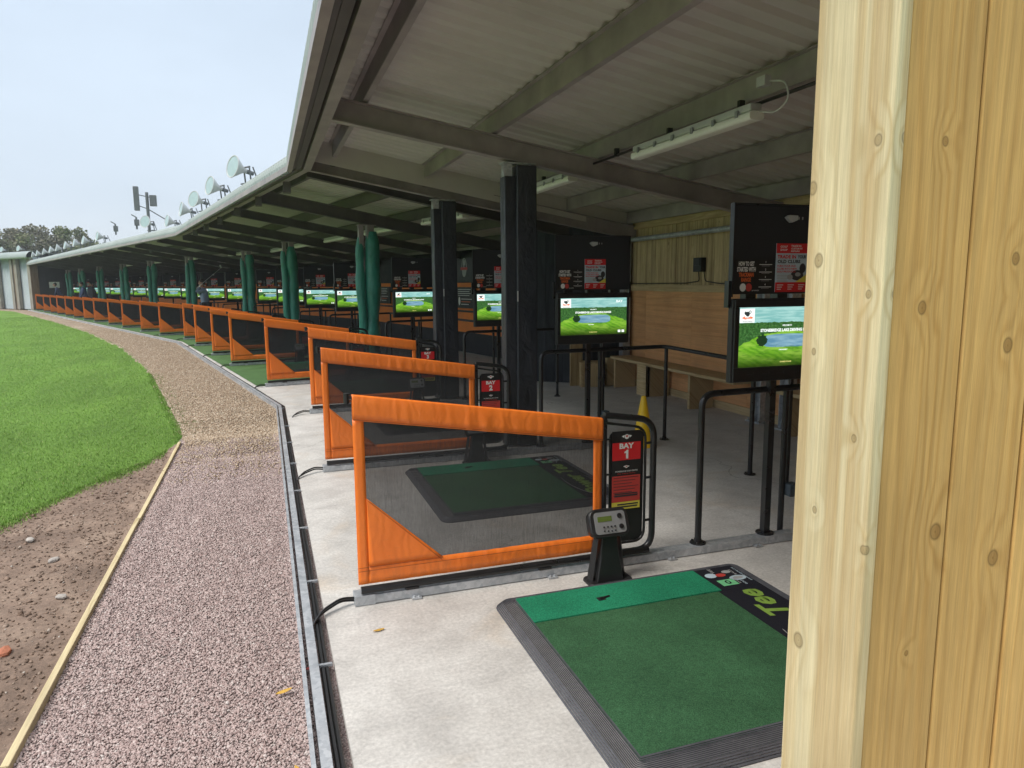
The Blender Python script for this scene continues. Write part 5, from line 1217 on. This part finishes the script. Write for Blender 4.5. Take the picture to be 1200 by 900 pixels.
for k, (K, a, s, tw_) in enumerate(FL):
    p = line(K, a, s, .02); o = fl0 if k == 0 else copy_tree(fl0); o.location = (p.x, p.y, 3.58 if k < 6 else 3.55); o.rotation_euler.z = a + radians(tw_)
    o['label'] = 'largest round floodlight on the eave, nearest the camera' if k == 0 else 'round horn shaped floodlight on the eave, %s from the camera' % ORD[k]
for k, y in enumerate((1.4, 3.9, 6.4)):
    o = copy_tree(fl0); q = line(K3, A4, y + .0, .1); o.location = (q.x, q.y, 4.1); o.rotation_euler.z = A4 + radians(5)
    o['label'] = 'small floodlight on the far wing roof, %s' % ['just left of the eave corner', 'middle of three', 'leftmost of three at the picture edge'][k]
ms = thing('antenna_mast', 'grey mast with panel antennas rising above the eave', 'mast', (-3.93, 30.0, 3.2))
MB().tube([(0, 0, -.4), (0, 0, 1.80)], .055, 10).build('pole', 'antenna', ms, smooth=True)
MB().box(-.44, -.27, -.10, .10, 1.13, 2.0).build('panel_antenna', 'antenna', ms, bevel=.015)
MB().box(.09, .32, -.12, .06, 1.30, 1.70).build('equipment_box', 'antenna', ms, bevel=.015)
mb = MB(); mb.tube([(-.27, 0, 1.7), (.12, 0, 1.62)], .018, 6); mb.tube([(-.27, 0, 1.3), (0, 0, 1.2)], .018, 6); mb.tube([(.0, 0, 1.20), (.62, 0, .80)], .022, 6); mb.build('bracket', 'antenna', ms)
for (u, s, h) in ((0, 1.2, .40), (1, 8.75, .4)):
    mb = MB(); mb.tube([(0, 0, 0), (0, 0, h)], .03, 8); mb.box(-.06, .08, -.06, .06, h * .3, h * .8); mb.tube([(0, 0, h), (-.14, 0, h + .08)], .02, 6)
    o = mb.build('roof_camera', 'antenna', None); q = line(K2, A3, s + 4.2 if u == 0 else s, .1); o.location = (q.x, q.y, 3.46); tag(o, ['small camera post on the eave left of the mast', 'small dark fitting on the eave left of the camera post'][u], 'camera')

# ------------------------------------------------------------------ people (distant)
M['skin'] = plain('skin', (.42, .24, .17), .6, 0, .05)
M['shirt'] = plain('grey blue shirt', (.16, .20, .28), .8, 0, .1)
M['navy'] = plain('navy jacket', (.03, .05, .12), .8, 0, .1)
M['dark_cloth'] = plain('dark clothes', (.02, .022, .03), .8, 0, .1)
M['hair'] = plain('dark hair', (.02, .014, .01), .7)
M['glove'] = plain('white glove', (.75, .75, .72), .7)
def skinbody(name, J, E_, R_, mat, parent, root=0):
    me = bpy.data.meshes.new(name); me.from_pydata(J, E_, []); me.materials.append(M[mat])
    o = bpy.data.objects.new(name, me); COL.objects.link(o); o.parent = parent
    s = o.modifiers.new('skin', 'SKIN'); s.use_smooth_shade = True
    for i, r in enumerate(R_): me.skin_vertices[0].data[i].radius = r if hasattr(r, '__len__') else (r, r)
    me.skin_vertices[0].data[root].use_root = True
    q = o.modifiers.new('sub', 'SUBSURF'); q.levels = 1; q.render_levels = 2; return o
def person(loc, rz, pose, label, shirt, legs='dark_cloth', cap=None):
    r = thing('person', label, 'person', (*loc, 0), rz)
    # faces -x (towards the range); z up. joints
    lean = pose.get('lean', .0); hx = -lean
    J = [(0, 0, .95), (hx * .5, 0, 1.20), (hx, 0, 1.42), (hx * 1.15, 0, 1.52), (0, .10, .90), (0, -.10, .90), (-.03, .16, .50), (-.03, -.16, .50), (.0, .18, .09), (.0, -.18, .09), (-.13, .20, .05), (-.13, -.20, .05)]
    E_ = [(0, 1), (1, 2), (2, 3), (0, 4), (0, 5), (4, 6), (5, 7), (6, 8), (7, 9), (8, 10), (9, 11)]
    R_ = [(.19, .15), (.19, .15), (.17, .14), (.06, .06), .10, .10, .075, .075, .05, .05, .045, .04]
    L = pose['L']; Rr = pose['R']
    k = len(J); J += [(hx, .19, 1.40), L[0], L[1], (hx, -.19, 1.40), Rr[0], Rr[1]]
    E_ += [(2, k), (k, k + 1), (k + 1, k + 2), (2, k + 3), (k + 3, k + 4), (k + 4, k + 5)]; R_ += [.075, .05, .038, .075, .05, .038]
    b_ = skinbody('body', J, E_, R_, shirt, r)
    # trousers as a slightly wider clothed lower body
    skinbody('trousers', [J[0], J[4], J[5], J[6], J[7], (J[8][0], J[8][1], .14), (J[9][0], J[9][1], .14)], [(0, 1), (0, 2), (1, 3), (2, 4), (3, 5), (4, 6)], [(.165, .135), .115, .115, .09, .09, .075, .075], legs, r)
    hz = 1.66; hx2 = hx * 1.35 - .02
    bm = bmesh.new(); bmesh.ops.create_uvsphere(bm, u_segments=20, v_segments=14, radius=1)
    for v in bm.verts:
        c = v.co
        nose = max(0, 1 - ((c.y / .22) ** 2 + ((c.z + .12) / .28) ** 2)) if c.x < 0 else 0
        v.co = Vector((hx2 + c.x * .098 - nose * .022, c.y * (.076 - .012 * max(0, -c.z)), hz + c.z * .122))
    me = bpy.data.meshes.new('head'); bm.to_mesh(me); bm.free(); me.materials.append(M['skin']); h = bpy.data.objects.new('head', me); COL.objects.link(h); h.parent = r
    mb = MB()
    for s in (-1, 1): mb.lathe([(0, .012), (.010, .008), (.012, 0), (.010, -.008), (0, -.012)], 8, (hx2 - .087, s * .030, hz + .005))
    mb.build('eyes', 'dark_print', h)
    bm = bmesh.new(); bmesh.ops.create_uvsphere(bm, u_segments=16, v_segments=10, radius=1)
    for v in list(bm.verts):
        v.co = Vector((hx2 + .014 + v.co.x * .104, v.co.y * .086, hz + .022 + v.co.z * .116))
    bmesh.ops.delete(bm, geom=[v for v in bm.verts if v.co.z < hz + .02 and v.co.x < hx2 + .0], context='VERTS')
    me = bpy.data.meshes.new('hair'); bm.to_mesh(me); bm.free(); me.materials.append(M[cap or 'hair']); o = bpy.data.objects.new('hair', me); COL.objects.link(o); o.parent = h
    # hands
    for P0, El, mt in ((L[1], L[0], pose.get('gl', 'skin')), (Rr[1], Rr[0], 'skin')):
        d = (Vector(P0) - Vector(El)).normalized(); w = Vector(P0); s_ = d.cross(Vector((0, 0, 1))).normalized() if abs(d.z) < .95 else Vector((1, 0, 0))
        Jh = [tuple(w), tuple(w + d * .05), tuple(w + d * .085)]; Eh = [(0, 1), (1, 2)]; Rh = [.028, .036, .034]
        for f, (o_, ln) in enumerate(((-.027, .06), (-.009, .07), (.009, .066), (.027, .052))):
            b0_ = w + d * .085 + s_ * o_; n_ = len(Jh); up_ = s_.cross(d); Jh += [tuple(b0_), tuple(b0_ + d * ln * .5 - up_ * .012), tuple(b0_ + d * ln * .8 - up_ * .035)]; Eh += [(2, n_), (n_, n_ + 1), (n_ + 1, n_ + 2)]; Rh += [.011, .009, .008]
        n_ = len(Jh); Jh += [tuple(w + d * .04 + s_ * .04), tuple(w + d * .075 + s_ * .055)]; Eh += [(1, n_), (n_, n_ + 1)]; Rh += [.011, .009]
        skinbody('hand', Jh, Eh, Rh, mt, r)
    return r
# the golfer holds a finished swing, club over the shoulder
gpz = Vector((-1.92, 26.6))
person(gpz, radians(18), dict(lean=.05, L=[(-.20, .02, 1.28), (-.17, -.10, 1.50)], R=[(-.30, -.06, 1.36), (-.18, -.16, 1.52)], gl='glove'), 'golfer in grey blue shirt holding a club over the shoulder between dividers', 'shirt')
mb = MB(); d0 = Vector((gpz.x - .16, gpz.y - .16, 1.55)); d1 = d0 + Vector((.72, .25, .62)); mb.tube([tuple(d0 - (d1 - d0) * .12), tuple(d0), tuple(d1)], [.013, .011, .006], 8); mb.bar(tuple(d1), tuple(d1 + Vector((-.03, -.05, .09))), .05, .03)
o = mb.build('golf_club', 'lamp_shell', None, smooth=True); tag(o, 'golf club held over the golfer shoulder, pointing up right', 'golf club')
q = line(K2, A3, 32.0, 1.2); person(q, radians(10), dict(lean=.22, L=[(-.30, .16, 1.15), (-.36, .02, .92)], R=[(-.30, -.16, 1.15), (-.36, -.02, .90)]), 'distant person in blue jacket bending beside the farthest green column', 'navy')
q = line(K2, A3, 23.6, 1.25); person(q, radians(25), dict(lean=.12, L=[(-.20, .18, 1.15), (-.30, .03, .95)], R=[(-.20, -.18, 1.15), (-.30, -.03, .93)]), 'distant person in navy jacket with head bowed over the dividers', 'navy')
q = line(K2, A3, 25.9, 1.9); person(q, radians(60), dict(lean=.02, L=[(.03, .24, 1.12), (-.05, .22, .90)], R=[(.03, -.24, 1.12), (-.05, -.22, .90)]), 'distant person in dark clothes standing upright behind the bowed one', 'dark_cloth')

# ------------------------------------------------------------------ trees behind the wing
def tree(x, y, h, w, mat, label, seed):
    rnd = random.Random(seed); r = thing('tree', label, 'tree', (x, y, -.07), 0, 'trees behind the far wing')
    mb = MB(); mb.tube([(0, 0, 0), (.1, 0, h * .25), (-.1, .1, h * .55)], [.32, .24, .14], 8)
    lobes = []
    for i in range(26):
        a = rnd.uniform(0, 2 * pi); q = rnd.uniform(.1, 1) ** .6; z = rnd.uniform(.22, 1); rad = w * .5 * q * sqrt(max(.08, 1 - ((z - .5) / .56) ** 2))
        c = Vector((rad * cos(a), rad * sin(a), h * z * .93)); lobes.append((c, rnd.uniform(.09, .17) * w))
        if i < 12: mb.tube([(0, 0, h * .3), tuple(c * .5 + Vector((0, 0, h * .12))), tuple(c)], [.12, .07, .03], 5)
    mb.build('trunk', 'trunk', r)
    n = 5200; cs = np.array([l[0] for l in lobes]); rs = np.array([l[1] for l in lobes]); idx = RNG.integers(0, len(lobes), n)
    d = RNG.normal(0, 1, (n, 3)); d /= np.linalg.norm(d, axis=1)[:, None]; P_ = cs[idx] + d * rs[idx][:, None] * (RNG.random((n, 1)) ** .4) * np.array([1, 1, .85])
    s = RNG.uniform(.09, .2, (n, 1)); u = RNG.normal(0, 1, (n, 3)); u /= np.linalg.norm(u, axis=1)[:, None]; v = np.cross(u, RNG.normal(0, 1, (n, 3))); v /= np.linalg.norm(v, axis=1)[:, None]
    V = np.stack([P_ - u * s, P_ + v * s * .7, P_ + u * s, P_ - v * s * .7], 1).reshape(-1, 3)
    o = np_mesh('crown', V, np.arange(4 * n), 4, mat); o.parent = r
def polar(u, dist):      # direction of picture column u from the camera, as a ground position
    ang = YAW + math.atan((u - 600) / 840.5); return (sin(ang) * dist, cos(ang) * dist)
YAW = atan2(290, 840.5)
for i, (u, dist, h, w, m_, lab) in enumerate(((-25, 96, 9.6, 8, 'leaf_olive', 'tree at the far left picture edge behind the wing'), (8, 98, 8.6, 6.5, 'leaf_green', 'round green tree left of the pair of small floodlights'), (25, 104, 8.9, 6.5, 'leaf_olive', 'brownish olive tree, second along from the left edge'),
        (46, 100, 9.2, 6.5, 'leaf_olive', 'dull olive tree over the corner where wing meets shelter'), (68, 104, 9.4, 6.0, 'leaf_green', 'green tree behind the middle of the far floodlight row'), (86, 98, 9.6, 6.0, 'leaf_green', 'tallest bright green tree right of centre in the tree line'),
        (100, 112, 9.3, 5, 'leaf_olive', 'olive tree at the right shoulder of the tree line'), (118, 110, 7.8, 6, 'leaf_olive', 'low olive tree showing just over the eave'), (140, 118, 8.2, 5.5, 'leaf_green', 'lowest and rightmost tree, only its top over the eave'), (33, 120, 9.4, 8, 'leaf_green', 'tree standing behind the olive trees at left'))):
    p = polar(u, dist); tree(p[0], p[1], h * .95, w, m_, lab, 40 + i)

# ------------------------------------------------------------------ far air
hz, hnt, hb, ho = new_mat('thin haze'); hnt.nodes.remove(hb); pv = hnt.nodes.new('ShaderNodeVolumePrincipled')
pv.inputs['Color'].default_value = (.86, .91, .97, 1); pv.inputs['Density'].default_value = .0010; pv.inputs['Anisotropy'].default_value = .2
hnt.links.new(pv.outputs[0], ho.inputs['Volume']); M['haze'] = hz
tag(MB().box(-480, 480, -280, 680, -1.07, 14).build('haze', 'haze', None), 'thin pale haze in the air over the range', 'haze', kind='stuff')

# ------------------------------------------------------------------ light, sky, camera
SUN_EL, SUN_AZ = radians(52), radians(-105)       # azimuth measured from +Y, clockwise: sun out over the range, a little behind the camera
w = bpy.data.worlds.new('World'); scn.world = w; w.use_nodes = True; nt = w.node_tree; nt.nodes.clear(); N = NT(nt)
sky = N.n('ShaderNodeTexSky', sky_type='NISHITA'); sky.sun_disc = False; sky.sun_elevation = SUN_EL; sky.sun_rotation = SUN_AZ; sky.air_density = 1.2; sky.dust_density = 3.0; sky.ozone_density = 1.0
tc = N.n('ShaderNodeTexCoord'); z = N.sep(tc.outputs['Generated'])[2]
over = N.ramp(z, [(.0, (6.0, 6.5, 6.9)), (.10, (5.5, 6.3, 7.2)), (.42, (5.1, 6.05, 7.2)), (.62, (7.5, 8.4, 9.4)), (1, (18.5, 18.6, 18.8))])
cl = N.noise(N.mapping(tc.outputs['Generated'], (1, 1, 2.5)), 1.6, 5, .55)
over = N.mix(1, over, N.ramp(cl, [(.3, .90), (.7, 1.07)]), 'MULTIPLY')
c = N.mix(.92, sky.outputs[0], over)
bg = N.n('ShaderNodeBackground'); N.l(c, bg.inputs[0]); bg.inputs[1].default_value = .1
out = N.n('ShaderNodeOutputWorld'); N.l(bg.outputs[0], out.inputs[0])
sl = bpy.data.lights.new('sun', 'SUN'); sl.energy = 2.3; sl.angle = radians(24); sl.color = (1, .93, .84)
so = bpy.data.objects.new('sun', sl); COL.objects.link(so)
sd = Vector((sin(SUN_AZ) * cos(SUN_EL), cos(SUN_AZ) * cos(SUN_EL), sin(SUN_EL))); so.rotation_euler = sd.to_track_quat('Z', 'Y').to_euler()
cam = bpy.data.cameras.new('camera'); co = bpy.data.objects.new('camera', cam); COL.objects.link(co); scn.camera = co
cam.sensor_width = 36; cam.lens = 832 / 1200 * 36; cam.clip_start = .05; cam.clip_end = 2000
PITCH = math.atan(119 / 832); ROLL = radians(.4); YAWc = math.atan(290 / 840.5)
fw = Vector((sin(YAWc) * cos(PITCH), cos(YAWc) * cos(PITCH), -sin(PITCH))); r0 = Vector((cos(YAWc), -sin(YAWc), 0)); u0 = Vector((sin(YAWc) * sin(PITCH), cos(YAWc) * sin(PITCH), cos(PITCH)))
rt = r0 * cos(ROLL) - u0 * sin(ROLL); up = u0 * cos(ROLL) + r0 * sin(ROLL)
co.matrix_world = Matrix(((rt.x, up.x, -fw.x, 0), (rt.y, up.y, -fw.y, 0), (rt.z, up.z, -fw.z, 1.6), (0, 0, 0, 1)))
scn.view_settings.view_transform = 'Standard'; scn.view_settings.look = 'None'; scn.view_settings.exposure = 0.45; scn.view_settings.gamma = 1; scn.view_settings.use_curve_mapping = False
scn.cycles.volume_bounces = 0; scn.cycles.max_bounces = 8; scn.cycles.diffuse_bounces = 5; scn.cycles.transparent_max_bounces = 24
